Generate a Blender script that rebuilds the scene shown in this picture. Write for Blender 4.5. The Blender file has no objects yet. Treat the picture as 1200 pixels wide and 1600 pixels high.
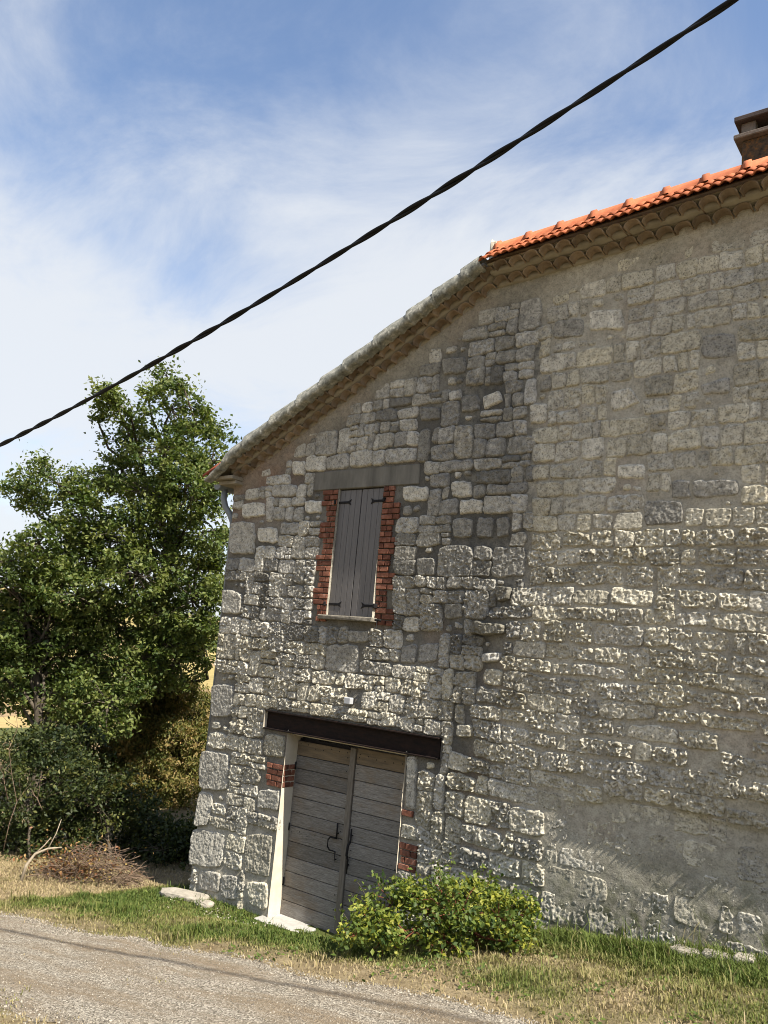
import bpy, bmesh, math, random
import numpy as np
from mathutils import Matrix, Vector

# ------------------------------------------------------------------ camera, sky, sun, exposure
SC = bpy.context.scene
COL = SC.collection
CAM = np.array([9.26660189, -8.32728675, 3.52487239])
ROT = np.array([[0.7979069258, 0.0341438678, 0.6018128729],
                [0.5960261894, -0.1937337812, -0.7792432249],
                [0.0899851058, 0.9804597994, -0.1749321652]])
FPX = 1250.0
cd = bpy.data.cameras.new('camera')
cd.sensor_fit = 'VERTICAL'; cd.sensor_height = 36.0; cd.lens = FPX / 1600 * 36.0
cd.clip_start = 0.05; cd.clip_end = 6000
co = bpy.data.objects.new('camera', cd); COL.objects.link(co)
m4 = np.eye(4); m4[:3, :3] = ROT; m4[:3, 3] = CAM
co.matrix_world = Matrix(m4.tolist())
SC.camera = co

SUN = np.array([0.84, -0.124, 1.0]); SUN = SUN / np.linalg.norm(SUN)
elev = math.asin(SUN[2]); azim = math.atan2(SUN[0], SUN[1])
w = bpy.data.worlds.new('World'); SC.world = w; w.use_nodes = True
nt = w.node_tree; nt.nodes.clear()
def wn(t, **k):
    n = nt.nodes.new(t)
    for a, b in k.items(): setattr(n, a, b)
    return n
def wl_(a, b): nt.links.new(a, b)
def wmath(op, a, b=None, c=None):
    n = wn('ShaderNodeMath', operation=op)
    for i, v in enumerate((a, b, c)):
        if v is None: continue
        if isinstance(v, (int, float)): n.inputs[i].default_value = v
        else: wl_(v, n.inputs[i])
    return n.outputs[0]
sky = wn('ShaderNodeTexSky', sky_type='NISHITA')
sky.sun_disc = False; sky.sun_elevation = elev; sky.sun_rotation = azim
sky.altitude = 200; sky.air_density = 1.0; sky.dust_density = 0.6; sky.ozone_density = 2.2
tc = wn('ShaderNodeTexCoord')
sp = wn('ShaderNodeSeparateXYZ'); wl_(tc.outputs['Generated'], sp.inputs[0])
zz = wmath('ADD', wmath('MAXIMUM', sp.outputs[2], 0.0), 0.22)
cb = wn('ShaderNodeCombineXYZ')
wl_(wmath('DIVIDE', sp.outputs[0], zz), cb.inputs[0]); wl_(wmath('DIVIDE', sp.outputs[1], zz), cb.inputs[1])
SKY_OFF = (1.3, 4.4, 0)
def cloud_noise(rot, scl, loc, scale, detail, rough, dist):
    mp = wn('ShaderNodeMapping'); wl_(cb.outputs[0], mp.inputs[0])
    mp.inputs['Rotation'].default_value = (0, 0, rot); mp.inputs['Scale'].default_value = scl; mp.inputs['Location'].default_value = loc
    n = wn('ShaderNodeTexNoise'); wl_(mp.outputs[0], n.inputs['Vector'])
    n.inputs['Scale'].default_value = scale; n.inputs['Detail'].default_value = detail
    n.inputs['Roughness'].default_value = rough; n.inputs['Distortion'].default_value = dist
    return n.outputs['Fac']
n_big = cloud_noise(0.5, (1, 1, 1), SKY_OFF, 0.95, 4, 0.45, 0.25)
n_wisp = cloud_noise(0.9, (1.0, 1.6, 1), (0.4, 2.3, 5), 2.3, 10, 0.64, 0.5)
den = wmath('ADD', wmath('MULTIPLY', n_big, 0.66), wmath('MULTIPLY', n_wisp, 0.34))
# cloud bank thickens toward the horizon all round
low = wn('ShaderNodeMapRange'); wl_(sp.outputs[2], low.inputs[0])
low.inputs[1].default_value = 0.36; low.inputs[2].default_value = 0.72; low.inputs[3].default_value = 0.12; low.inputs[4].default_value = -0.065
den = wmath('ADD', den, low.outputs[0])
cm = wn('ShaderNodeMapRange', interpolation_type='SMOOTHSTEP'); wl_(den, cm.inputs[0])
cm.inputs[1].default_value = 0.392; cm.inputs[2].default_value = 0.64; cm.inputs[3].default_value = 0.04; cm.inputs[4].default_value = 0.93
mix = wn('ShaderNodeMix', data_type='RGBA')
wl_(cm.outputs[0], mix.inputs[0]); wl_(sky.outputs[0], mix.inputs[6])
mix.inputs[7].default_value = (3.8, 3.95, 4.15, 1)
bg = wn('ShaderNodeBackground'); bg.inputs['Strength'].default_value = 0.102
wl_(mix.outputs[2], bg.inputs['Color'])
wo = wn('ShaderNodeOutputWorld'); wl_(bg.outputs[0], wo.inputs[0])

sd = bpy.data.lights.new('sun', 'SUN'); sd.energy = 5.0; sd.angle = math.radians(0.53); sd.color = (1.0, 0.93, 0.80)
so = bpy.data.objects.new('sun', sd); COL.objects.link(so)
so.rotation_euler = Vector((-SUN).tolist()).to_track_quat('-Z', 'Y').to_euler()
so.location = (20, -12, 30)
SC.view_settings.view_transform = 'Standard'; SC.view_settings.look = 'None'
SC.view_settings.exposure = 1.12; SC.view_settings.gamma = 1.0
SC.render.engine = 'CYCLES'
SC.cycles.filter_width = 1.0; SC.cycles.max_bounces = 6; SC.cycles.diffuse_bounces = 4; SC.cycles.transparent_max_bounces = 4

# ------------------------------------------------------------------ helpers
rnd = random.Random(7); RG = np.random.default_rng(11)
def smooth(a, b, x):
    t = np.clip((np.asarray(x, float) - a) / (b - a), 0, 1); return t * t * (3 - 2 * t)
def h2(ix, iy, s):
    n = (ix.astype(np.int64) * 374761393 + iy.astype(np.int64) * 668265263 + int(s) * 1442695041) & 0xffffffff
    n = ((n ^ (n >> 13)) * 1274126177) & 0xffffffff
    n = ((n ^ (n >> 16)) * 2246822519) & 0xffffffff
    return ((n ^ (n >> 15)) & 0xffffff) / float(0xffffff)
def vn(x, y, s=0):
    x = np.asarray(x, float); y = np.asarray(y, float)
    ix = np.floor(x); iy = np.floor(y); fx = x - ix; fy = y - iy
    fx = fx * fx * fx * (fx * (fx * 6 - 15) + 10); fy = fy * fy * fy * (fy * (fy * 6 - 15) + 10)
    a = h2(ix, iy, s); b = h2(ix + 1, iy, s); c = h2(ix, iy + 1, s); d = h2(ix + 1, iy + 1, s)
    return (a + (b - a) * fx) * (1 - fy) + (c + (d - c) * fx) * fy
def fbm(x, y, s=0, o=4, g=0.5):
    t = 0; a = 1; n = 0
    for k in range(o):
        t = t + a * vn(x * 2 ** k + 17.3 * k, y * 2 ** k - 9.1 * k, s + k); n += a; a *= g
    return t / n
def ray(px, py):
    d = ROT @ np.array([px - 600., -(py - 800.), -FPX]); return d / np.linalg.norm(d)
def on_wall(px, py, y=0.0):
    d = ray(px, py); t = (y - CAM[1]) / d[1]; return CAM + t * d
def at(px, py, dist):
    return CAM + ray(px, py) * dist

WL = {}
def link(o, loc, parent):
    COL.objects.link(o)
    loc = np.array(loc, float); WL[o.name] = loc
    if parent is not None:
        o.parent = parent; loc = loc - WL[parent.name]
    o.location = loc.tolist()
    return o
def tag(o, label=None, cat=None, group=None, kind=None):
    if label: o['label'] = label
    if cat: o['category'] = cat
    if group: o['group'] = group
    if kind: o['kind'] = kind
    return o
def empty(name, loc):
    return link(bpy.data.objects.new(name, None), loc, None)
def mesh(name, V, F, mats, attrs=None, sm=False):
    """V (n,3); F list of int arrays (m,3)/(m,4); attrs {name: (n,) or (n,4)}"""
    me = bpy.data.meshes.new(name)
    V = np.ascontiguousarray(V, dtype=np.float32)
    if not isinstance(F, (list, tuple)): F = [F]
    F = [np.asarray(f, dtype=np.int32) for f in F if len(f)]
    me.vertices.add(len(V)); me.vertices.foreach_set('co', V.ravel())
    li = np.concatenate([f.ravel() for f in F]); tot = np.concatenate([np.full(len(f), f.shape[1], np.int32) for f in F])
    me.loops.add(len(li)); me.loops.foreach_set('vertex_index', li)
    me.polygons.add(len(tot))
    st = np.zeros(len(tot), np.int32); st[1:] = np.cumsum(tot)[:-1]
    me.polygons.foreach_set('loop_start', st)
    if sm: me.polygons.foreach_set('use_smooth', np.ones(len(tot), bool))
    for k, a in (attrs or {}).items():
        a = np.asarray(a, dtype=np.float32)
        if a.ndim == 1:
            at_ = me.attributes.new(k, 'FLOAT', 'POINT'); at_.data.foreach_set('value', a)
        else:
            at_ = me.attributes.new(k, 'FLOAT_COLOR', 'POINT'); at_.data.foreach_set('color', a.ravel())
    me.update(calc_edges=True)
    for m in (mats if isinstance(mats, (list, tuple)) else [mats]): me.materials.append(m)
    return me
def mk(name, V, F, mat, parent=None, attrs=None, sm=False, loc=None):
    V = np.asarray(V, float)
    if loc is None: loc = np.zeros(3) if parent is None else WL[parent.name]
    me = mesh(name, V - np.array(loc), F, mat, attrs, sm)
    return link(bpy.data.objects.new(name, me), loc, parent)
def inst(name, me, M, parent):
    o = bpy.data.objects.new(name, me); COL.objects.link(o)
    M = np.array(M, float); WL[o.name] = M[:3, 3].copy()
    if parent is not None:
        o.parent = parent; M = M.copy(); M[:3, 3] -= WL[parent.name]
    o.matrix_basis = Matrix(M.tolist())
    return o
def boxm(x0, x1, y0, y1, z0, z1, bev=0.0, seg=1):
    bm = bmesh.new(); bmesh.ops.create_cube(bm, size=1)
    for v in bm.verts:
        v.co = Vector(((x0 + x1) / 2 + v.co.x * (x1 - x0), (y0 + y1) / 2 + v.co.y * (y1 - y0), (z0 + z1) / 2 + v.co.z * (z1 - z0)))
    if bev: bmesh.ops.bevel(bm, geom=list(bm.edges), offset=bev, segments=seg, affect='EDGES', profile=0.6)
    return bm
def bmo(name, bm, mat, parent=None, loc=None, sm=False):
    if loc is None: loc = np.zeros(3) if parent is None else WL[parent.name]
    me = bpy.data.meshes.new(name)
    for v in bm.verts: v.co -= Vector(list(loc))
    bmesh.ops.recalc_face_normals(bm, faces=bm.faces)
    bm.to_mesh(me); bm.free(); me.materials.append(mat)
    if sm:
        for p in me.polygons: p.use_smooth = True
    return link(bpy.data.objects.new(name, me), loc, parent)
def box(name, x0, x1, y0, y1, z0, z1, mat, parent=None, bev=0.0, jit=0.0):
    bm = boxm(x0, x1, y0, y1, z0, z1, bev)
    if jit:
        for v in bm.verts: v.co += Vector((rnd.uniform(-jit, jit), rnd.uniform(-jit, jit), rnd.uniform(-jit, jit)))
    return bmo(name, bm, mat, parent, ((x0 + x1) / 2, (y0 + y1) / 2, (z0 + z1) / 2))
def tube_np(P, Rr, n=6, cap=True):
    P = np.asarray(P, float); Rr = np.broadcast_to(np.asarray(Rr, float), (len(P),))
    T = np.gradient(P, axis=0); T /= np.linalg.norm(T, axis=1)[:, None] + 1e-9
    ref = np.array([0, 0, 1.]) if abs(T[0][2]) < 0.8 else np.array([1., 0, 0])
    A = np.cross(T, ref); A /= np.linalg.norm(A, axis=1)[:, None] + 1e-9; B = np.cross(T, A)
    th = np.arange(n) * 2 * math.pi / n
    V = P[:, None] + Rr[:, None, None] * (np.cos(th)[None, :, None] * A[:, None] + np.sin(th)[None, :, None] * B[:, None])
    V = V.reshape(-1, 3); k = len(P); i, j = np.meshgrid(np.arange(k - 1), np.arange(n), indexing='ij'); jn = (j + 1) % n
    F = np.stack([i * n + j, i * n + jn, (i + 1) * n + jn, (i + 1) * n + j], -1).reshape(-1, 4)
    if cap:
        a = len(V); V = np.vstack([V, P[0], P[-1]]); q = np.arange(n); qn = (q + 1) % n
        T3 = np.vstack([np.stack([np.full(n, a), qn, q], -1), np.stack([np.full(n, a + 1), (k - 1) * n + q, (k - 1) * n + qn], -1)])
        return V, F, T3
    return V, F, np.zeros((0, 3), int)
class Bag:
    def __init__(s): s.V = []; s.Q = []; s.T = []; s.n = 0; s.A = []
    def add(s, V, Q=None, T=None, a=None):
        if Q is not None and len(Q): s.Q.append(np.asarray(Q) + s.n)
        if T is not None and len(T): s.T.append(np.asarray(T) + s.n)
        s.V.append(V); s.n += len(V)
        if a is not None: s.A.append(np.asarray(a))
    def tube(s, P, R_, n=5, a=None):
        V, F, T = tube_np(P, R_, n); s.add(V, F, T, None if a is None else np.full(len(V), a))
    def out(s):
        F = []
        if s.Q: F.append(np.concatenate(s.Q))
        if s.T: F.append(np.concatenate(s.T))
        return np.concatenate(s.V), F

# ------------------------------------------------------------------ materials
class M:
    def __init__(s, name, rough=0.85, spec=0.25):
        s.m = bpy.data.materials.new(name); s.m.use_nodes = True; s.t = s.m.node_tree
        s.b = s.t.nodes['Principled BSDF']; s.b.inputs['Roughness'].default_value = rough
        s.b.inputs['Specular IOR Level'].default_value = spec
        s.pos = None
    def n(s, t, **k):
        x = s.t.nodes.new(t)
        for a, b in k.items(): setattr(x, a, b)
        return x
    def l(s, a, b): s.t.links.new(a, b)
    def put(s, sock, v):
        if isinstance(v, (int, float)): sock.default_value = v
        elif isinstance(v, tuple): sock.default_value = (*v, 1) if len(v) == 3 and sock.type == 'RGBA' else v
        else: s.l(v, sock)
    def P(s):
        if s.pos is None: s.pos = s.n('ShaderNodeNewGeometry').outputs['Position']
        return s.pos
    def O(s): return s.n('ShaderNodeTexCoord').outputs['Object']
    def attr(s, nm, out='Fac'): return s.n('ShaderNodeAttribute', attribute_name=nm).outputs[out]
    def noise(s, scale, detail=4, rough=0.55, scl=(1, 1, 1), vec=None, dist=0.0, off=(0, 0, 0)):
        mp = s.n('ShaderNodeMapping'); s.l(vec or s.P(), mp.inputs[0]); mp.inputs['Scale'].default_value = scl; mp.inputs['Location'].default_value = off
        x = s.n('ShaderNodeTexNoise'); s.l(mp.outputs[0], x.inputs['Vector'])
        x.inputs['Scale'].default_value = scale; x.inputs['Detail'].default_value = detail; x.inputs['Roughness'].default_value = rough; x.inputs['Distortion'].default_value = dist
        return x.outputs['Fac']
    def vor(s, scale, vec=None, out='Distance'):
        x = s.n('ShaderNodeTexVoronoi'); s.l(vec or s.P(), x.inputs['Vector']); x.inputs['Scale'].default_value = scale
        return x.outputs[out]
    def ramp(s, f, *st):
        r = s.n('ShaderNodeValToRGB'); s.put(r.inputs[0], f); e = r.color_ramp.elements
        while len(e) < len(st): e.new(0.5)
        for x, (p, c) in zip(e, st):
            x.position = p; x.color = (c, c, c, 1) if isinstance(c, (int, float)) else (*c, 1)
        return r.outputs[0]
    def mix(s, f, a, b, mode='MIX'):
        x = s.n('ShaderNodeMix', data_type='RGBA', blend_type=mode)
        s.put(x.inputs[0], f); s.put(x.inputs[6], a); s.put(x.inputs[7], b); return x.outputs[2]
    def math(s, op, a, b=None):
        x = s.n('ShaderNodeMath', operation=op); s.put(x.inputs[0], a)
        if b is not None: s.put(x.inputs[1], b)
        return x.outputs[0]
    def col(s, c): s.put(s.b.inputs['Base Color'], c); return s
    def bump(s, h, d=0.003, st=1.0):
        x = s.n('ShaderNodeBump'); x.inputs['Distance'].default_value = d; x.inputs['Strength'].default_value = st
        s.l(h, x.inputs['Height']); s.l(x.outputs[0], s.b.inputs['Normal']); return s

def m_stone():
    a = M('limestone', 0.92, 0.15)
    n1 = a.noise(9, 5, 0.6); n2 = a.noise(55, 4, 0.65); n3 = a.noise(140, 2, 0.5)
    c = a.ramp(n1, (0.28, (0.35, 0.332, 0.29)), (0.5, (0.515, 0.492, 0.425)), (0.72, (0.64, 0.615, 0.54)))
    pit = a.mix(1.0, a.ramp(n2, (0.31, 0.22), (0.47, 1.0)), a.ramp(a.noise(24, 5, 0.7), (0.34, 0.55), (0.5, 1.0), (0.66, 1.12)), 'MULTIPLY')
    c = a.mix(1.0, c, pit, 'MULTIPLY')
    c = a.mix(1.0, c, a.attr('tint', 'Color'), 'MULTIPLY')
    lich = a.math('MULTIPLY', a.attr('lich'), a.ramp(a.noise(11, 7, 0.72), (0.26, 0.12), (0.62, 1.0)))
    c = a.mix(a.math('MULTIPLY', lich, 0.85), c, (0.085, 0.083, 0.077))
    a.col(c); a.bump(a.math('ADD', n2, a.math('MULTIPLY', n3, 0.5)), 0.008, 0.9)
    return a.m
def m_mortar():
    a = M('lime_mortar', 0.95, 0.1)
    n1 = a.noise(3.0, 5, 0.6); n2 = a.noise(60, 4, 0.7)
    c = a.ramp(n1, (0.3, (0.30, 0.275, 0.225)), (0.55, (0.395, 0.367, 0.305)), (0.75, (0.475, 0.445, 0.375)))
    c = a.mix(a.attr('grey'), c, (0.115, 0.108, 0.095))
    c = a.mix(a.attr('pink'), c, (0.30, 0.205, 0.15))
    c = a.mix(a.math('MULTIPLY', a.attr('moss'), a.ramp(a.noise(6, 5, 0.65), (0.4, 0.0), (0.6, 1.0))), c, (0.10, 0.105, 0.055))
    c = a.mix(a.math('MULTIPLY', a.attr('lich'), a.ramp(a.noise(7, 6, 0.7), (0.35, 0.0), (0.6, 1.0))), c, (0.085, 0.085, 0.08))
    c = a.mix(1.0, c, a.ramp(n2, (0.3, 0.55), (0.5, 1.0)), 'MULTIPLY')
    c = a.mix(1.0, c, a.ramp(a.noise(17, 5, 0.7), (0.33, 0.72), (0.6, 1.05)), 'MULTIPLY')
    a.col(c); a.bump(n2, 0.006, 0.9); return a.m
def m_brick():
    a = M('red_brick', 0.9, 0.15)
    c = a.ramp(a.noise(14, 5, 0.65), (0.3, (0.125, 0.054, 0.037)), (0.55, (0.24, 0.098, 0.062)), (0.75, (0.32, 0.19, 0.145)))
    oi = a.n('ShaderNodeObjectInfo').outputs['Random']
    c = a.mix(1.0, c, a.ramp(oi, (0.0, (0.5, 0.5, 0.52)), (0.6, (0.9, 0.9, 0.9)), (1.0, (1.25, 1.3, 1.3))), 'MULTIPLY')
    a.col(c); a.bump(a.noise(80, 4, 0.7), 0.004, 0.7); return a.m
def m_plain(name, c0, c1, scale=8, rough=0.85, spec=0.25, bump=0.002, bs=60, scl=(1, 1, 1), rand=0.0, vec=None):
    a = M(name, rough, spec)
    v = a.O() if vec == 'O' else None
    c = a.ramp(a.noise(scale, 6, 0.65, scl, v), (0.3, c0), (0.7, c1))
    if rand:
        oi = a.n('ShaderNodeObjectInfo').outputs['Random']
        c = a.mix(1.0, c, a.ramp(oi, (0.0, 1 - rand), (1.0, 1 + rand * 0.4)), 'MULTIPLY')
    a.col(c); a.bump(a.noise(bs, 4, 0.65, scl, v), bump, 0.7); return a.m
def m_wood():
    a = M('weathered_oak', 0.85, 0.2)
    g = a.noise(6, 6, 0.7, (1.2, 8, 22), None, 1.2)
    oi = a.n('ShaderNodeObjectInfo').outputs['Random']
    c = a.ramp(g, (0.30, (0.075, 0.067, 0.057)), (0.48, (0.175, 0.16, 0.142)), (0.70, (0.32, 0.30, 0.275)))
    c = a.mix(a.ramp(a.noise(2.5, 4, 0.6, (1, 1, 2.5)), (0.5, 0.0), (0.72, 0.65)), c, (0.17, 0.125, 0.08))
    c = a.mix(1.0, c, a.ramp(oi, (0.0, 0.68), (1.0, 1.2)), 'MULTIPLY')
    a.col(c); a.bump(g, 0.006, 0.6); return a.m
def m_leaf(name, c0, c1, c2, trans=0.3):
    a = M(name, 0.55, 0.3)
    c = a.ramp(a.attr('tint'), (0.0, c0), (0.55, c1), (1.0, c2))
    a.col(c)
    tr = a.n('ShaderNodeBsdfTranslucent'); a.l(a.mix(1.0, c, (1.5, 1.6, 0.7), 'MULTIPLY'), tr.inputs[0])
    mx = a.n('ShaderNodeMixShader'); mx.inputs[0].default_value = trans
    a.l(a.b.outputs[0], mx.inputs[1]); a.l(tr.outputs[0], mx.inputs[2])
    a.l(mx.outputs[0], a.t.nodes['Material Output'].inputs[0]); return a.m
STONE = m_stone(); MORTAR = m_mortar(); BRICK = m_brick(); OAK = m_wood()
TERRA_OLD = m_plain('old_terracotta', (0.15, 0.105, 0.07), (0.30, 0.23, 0.16), 7, 0.9, 0.15, 0.003, 70, rand=0.35)
TERRA_NEW = m_plain('new_terracotta', (0.36, 0.10, 0.044), (0.50, 0.165, 0.075), 13, 0.82, 0.2, 0.002, 90, rand=0.30)
CONCRETE = m_plain('grey_concrete', (0.10, 0.095, 0.083), (0.19, 0.18, 0.158), 6, 0.92, 0.15, 0.002, 60, (1, 1, 0.25))
RENDER = m_plain('pale_render', (0.48, 0.42, 0.33), (0.60, 0.54, 0.44), 6, 0.92, 0.15, 0.002, 50)
SILL = m_plain('stained_sill', (0.07, 0.064, 0.052), (0.25, 0.225, 0.185), 14, 0.9, 0.15, 0.004, 60)
STEEL = m_plain('rusted_steel', (0.006, 0.005, 0.005), (0.022, 0.012, 0.009), 7, 0.8, 0.15, 0.001, 90, (1, 1, 3))
IRON = m_plain('black_iron', (0.008, 0.008, 0.009), (0.02, 0.018, 0.018), 20, 0.7, 0.15, 0.001, 100)
PAINT = m_plain('taupe_paint', (0.088, 0.082, 0.081), (0.13, 0.12, 0.118), 5, 0.45, 0.4, 0.0006, 40, (14, 14, 0.6))
ZINC = m_plain('zinc', (0.13, 0.15, 0.175), (0.20, 0.225, 0.25), 6, 0.45, 0.5, 0.0005, 50)
WHITE = m_plain('white_plastic', (0.34, 0.35, 0.37), (0.42, 0.43, 0.45), 10, 0.5, 0.4, 0.0003, 40)
CABLE = m_plain('black_cable_sheath', (0.004, 0.004, 0.005), (0.009, 0.009, 0.010), 20, 0.6, 0.2, 0.0005, 60)
BARK = m_plain('bark', (0.045, 0.037, 0.028), (0.13, 0.11, 0.085), 8, 0.95, 0.1, 0.01, 30, (1, 1, 0.3))
TWIG = m_plain('dry_twig', (0.075, 0.05, 0.036), (0.20, 0.145, 0.105), 9, 0.9, 0.1, 0.001, 80)
PALEWOOD = m_plain('bleached_wood', (0.20, 0.165, 0.12), (0.36, 0.30, 0.225), 9, 0.9, 0.1, 0.001, 80)
SLAB = m_plain('pale_slab', (0.20, 0.18, 0.15), (0.38, 0.345, 0.29), 10, 0.95, 0.1, 0.006, 50)
def m_verge():
    a = M('lichened_cement', 0.95, 0.1)
    n = a.noise(9, 7, 0.74)
    c = a.ramp(n, (0.32, (0.085, 0.082, 0.07)), (0.43, (0.19, 0.19, 0.165)), (0.54, (0.27, 0.265, 0.23)), (0.62, (0.46, 0.44, 0.38)), (0.70, (0.16, 0.16, 0.135)))
    a.col(c); a.bump(a.noise(40, 5, 0.7), 0.008, 0.8); return a.m
VERGE = m_verge()
def m_chim():
    a = M('lichened_chimney', 0.95, 0.1)
    c = a.ramp(a.noise(9, 6, 0.7), (0.32, (0.022, 0.02, 0.018)), (0.5, (0.075, 0.055, 0.038)), (0.63, (0.18, 0.085, 0.03)), (0.72, (0.09, 0.09, 0.05)))
    a.col(c); a.bump(a.noise(50, 4, 0.7), 0.006, 0.8); return a.m
CHIM = m_chim()

# ------------------------------------------------------------------ ground
def ground(x, y):
    x = np.asarray(x, float); y = np.asarray(y, float)
    z = 0.15 * np.where(x > -1, x, -1 + (x + 1) * 0.05) - 0.03 * np.minimum(y, 0)
    base = np.interp(x, [-1, 0, 1.5, 2.8, 4.0, 5.6, 7.6, 12], [-0.15, -0.02, -0.02, 0.02, 0.42, 0.86, 1.13, 1.8])
    z = z + (base - z) * smooth(-1.5, -0.25, y) * smooth(-1.0, 0.0, x) * smooth(12, 9, x)
    z = np.where(x > 12, z - 0.06 * (x - 12), z)
    d = np.hypot(x - 9, y + 8)
    f = np.maximum(-3.5 - x, 0)
    z = z - 0.11 * np.minimum(f, 160) + smooth(0, 6, f) * 0.25
    z = z + smooth(190, 900, f) * 62 * (0.6 + 0.7 * fbm(x / 260, y / 260, 5, 3))
    k = smooth(40, 200, np.abs(y) + np.maximum(x, 0))
    z = z + k * 4 * (fbm(x / 90, y / 90, 9, 3) - 0.5) * 2
    near = 1 - smooth(20, 40, d)
    z = z + near * (0.05 * (fbm(x * 0.9, y * 0.9, 3, 3) - 0.5) + 0.02 * (fbm(x * 4, y * 4, 4, 3) - 0.5))
    return z
def road_far(x): return -2.50 - 0.10 * smooth(2.5, -0.5, x) - 0.12 * smooth(4.5, 7, x) + 0.28 * (fbm(x * 1.1, x * 0 + 3.3, 21, 4) - 0.5)
def road_near(x): return -4.50 + 0.3 * (fbm(x * 0.9, x * 0 + 8.8, 22, 4) - 0.5)
def dryness(x, y):
    n = fbm(x * 1.3, y * 1.3, 31, 4)
    d = 0.22 + 0.38 * smooth(3.2, 5.0, x)
    d = d * smooth(-0.35, -0.95, y + 0.15 * (n - 0.5)) + 0.0
    d = d + 0.55 * smooth(-1.75, -2.35, y)
    lf = smooth(0.15, -0.25, x - (-1.15 + (y + 2.2) * 0.33) + 0.5 * (n - 0.5))
    d = np.maximum(d, lf * 1.15)
    return np.clip(d + 1.3 * (n - 0.5), 0, 1)
def lines(near0, near1, step, far):
    a = np.arange(near0, near1 + 1e-6, step); o = [];  s = step; p = near1
    while p < far: s *= 1.22; p += s; o.append(p)
    q = []; s = step; p = near0
    while p > -far: s *= 1.22; p -= s; q.append(p)
    return np.array(q[::-1] + a.tolist() + o)
gx = lines(-5, 12, 0.1, 2500); gy = lines(-11, 3, 0.1, 2500)
GX, GY = np.meshgrid(gx, gy, indexing='ij'); GZ = ground(GX, GY)
nx, ny = GX.shape; i, j = np.meshgrid(np.arange(nx - 1), np.arange(ny - 1), indexing='ij')
GF = np.stack([i * ny + j, (i + 1) * ny + j, (i + 1) * ny + j + 1, i * ny + j + 1], -1).reshape(-1, 4)
def m_ground():
    a = M('soil_and_turf', 0.98, 0.05)
    n1 = a.noise(5, 6, 0.7); n2 = a.noise(45, 4, 0.7)
    green = a.ramp(n1, (0.3, (0.045, 0.06, 0.018)), (0.7, (0.085, 0.095, 0.03)))
    dry = a.ramp(n1, (0.3, (0.13, 0.095, 0.055)), (0.5, (0.21, 0.165, 0.10)), (0.7, (0.28, 0.225, 0.14)))
    c = a.mix(a.attr('dry'), green, dry)
    c = a.mix(1.0, c, a.ramp(n2, (0.3, 0.55), (0.55, 1.1)), 'MULTIPLY')
    f1 = a.vor(0.011, out='Color')
    sepc = a.n('ShaderNodeSeparateColor'); a.l(f1, sepc.inputs[0])
    field = a.ramp(sepc.outputs[0], (0.0, (0.05, 0.07, 0.025)), (0.35, (0.10, 0.11, 0.04)), (0.55, (0.42, 0.32, 0.14)), (0.8, (0.24, 0.17, 0.11)), (1.0, (0.34, 0.27, 0.12)))
    field = a.mix(1.0, field, a.ramp(a.noise(0.25, 5, 0.6), (0.3, 0.75), (0.7, 1.1)), 'MULTIPLY')
    c = a.mix(a.attr('far'), c, field)
    a.col(c); a.bump(n2, 0.02, 0.8); return a.m
GROUND = m_ground()
mk('ground', np.stack([GX, GY, GZ], -1).reshape(-1, 3), GF, GROUND, None,
   {'dry': dryness(GX, GY).ravel(), 'far': smooth(25, 45, np.hypot(GX - 9, GY + 8)).ravel()}, True)
tag(bpy.data.objects['ground'], 'grassy ground sloping past the stone house to far fields', kind='structure')

# gravel track
xs = np.arange(-14, 15.01, 0.06); tt = np.linspace(0, 1, 48)
RX, RT = np.meshgrid(xs, tt, indexing='ij')
fine_f = 0.10 * (fbm(RX * 9, RT * 0 + 1.0, 41, 3) - 0.5); fine_n = 0.14 * (fbm(RX * 7, RT * 0 + 5.0, 42, 3) - 0.5)
RY = (road_far(RX) + fine_f) * (1 - RT) + (road_near(RX) + fine_n) * RT
edge = np.minimum(RT, 1 - RT)
RZ = ground(RX, RY) + 0.004 + 0.016 * smooth(0, 0.12, edge) + 0.012 * (fbm(RX * 2.5, RY * 2.5, 43, 4) - 0.5) * smooth(0, 0.1, edge)
nx, ny = RX.shape; i, j = np.meshgrid(np.arange(nx - 1), np.arange(ny - 1), indexing='ij')
RF = np.stack([i * ny + j, i * ny + j + 1, (i + 1) * ny + j + 1, (i + 1) * ny + j], -1).reshape(-1, 4)
def m_road():
    a = M('worn_gravel', 0.95, 0.15)
    n = a.noise(1.3, 6, 0.68, (0.45, 2.6, 1)); v = a.vor(70, out='Color'); sc_ = a.n('ShaderNodeSeparateColor'); a.l(v, sc_.inputs[0])
    ch = a.ramp(sc_.outputs[0], (0.0, (0.09, 0.078, 0.062)), (0.45, (0.21, 0.187, 0.152)), (0.8, (0.31, 0.278, 0.23)), (1.0, (0.41, 0.375, 0.315)))
    dirt = a.ramp(a.noise(30, 4, 0.7), (0.3, (0.12, 0.093, 0.064)), (0.7, (0.24, 0.19, 0.133)))
    c = a.mix(a.ramp(n, (0.42, 0.05), (0.62, 0.95)), ch, dirt)
    a.col(c); a.bump(a.vor(70), 0.012, 0.8); return a.m
ROAD = m_road()
tag(mk('gravel_track', np.stack([RX, RY, RZ], -1).reshape(-1, 3), RF, ROAD, None, None, True), 'worn gravel track running past the stone house', kind='structure')

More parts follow.
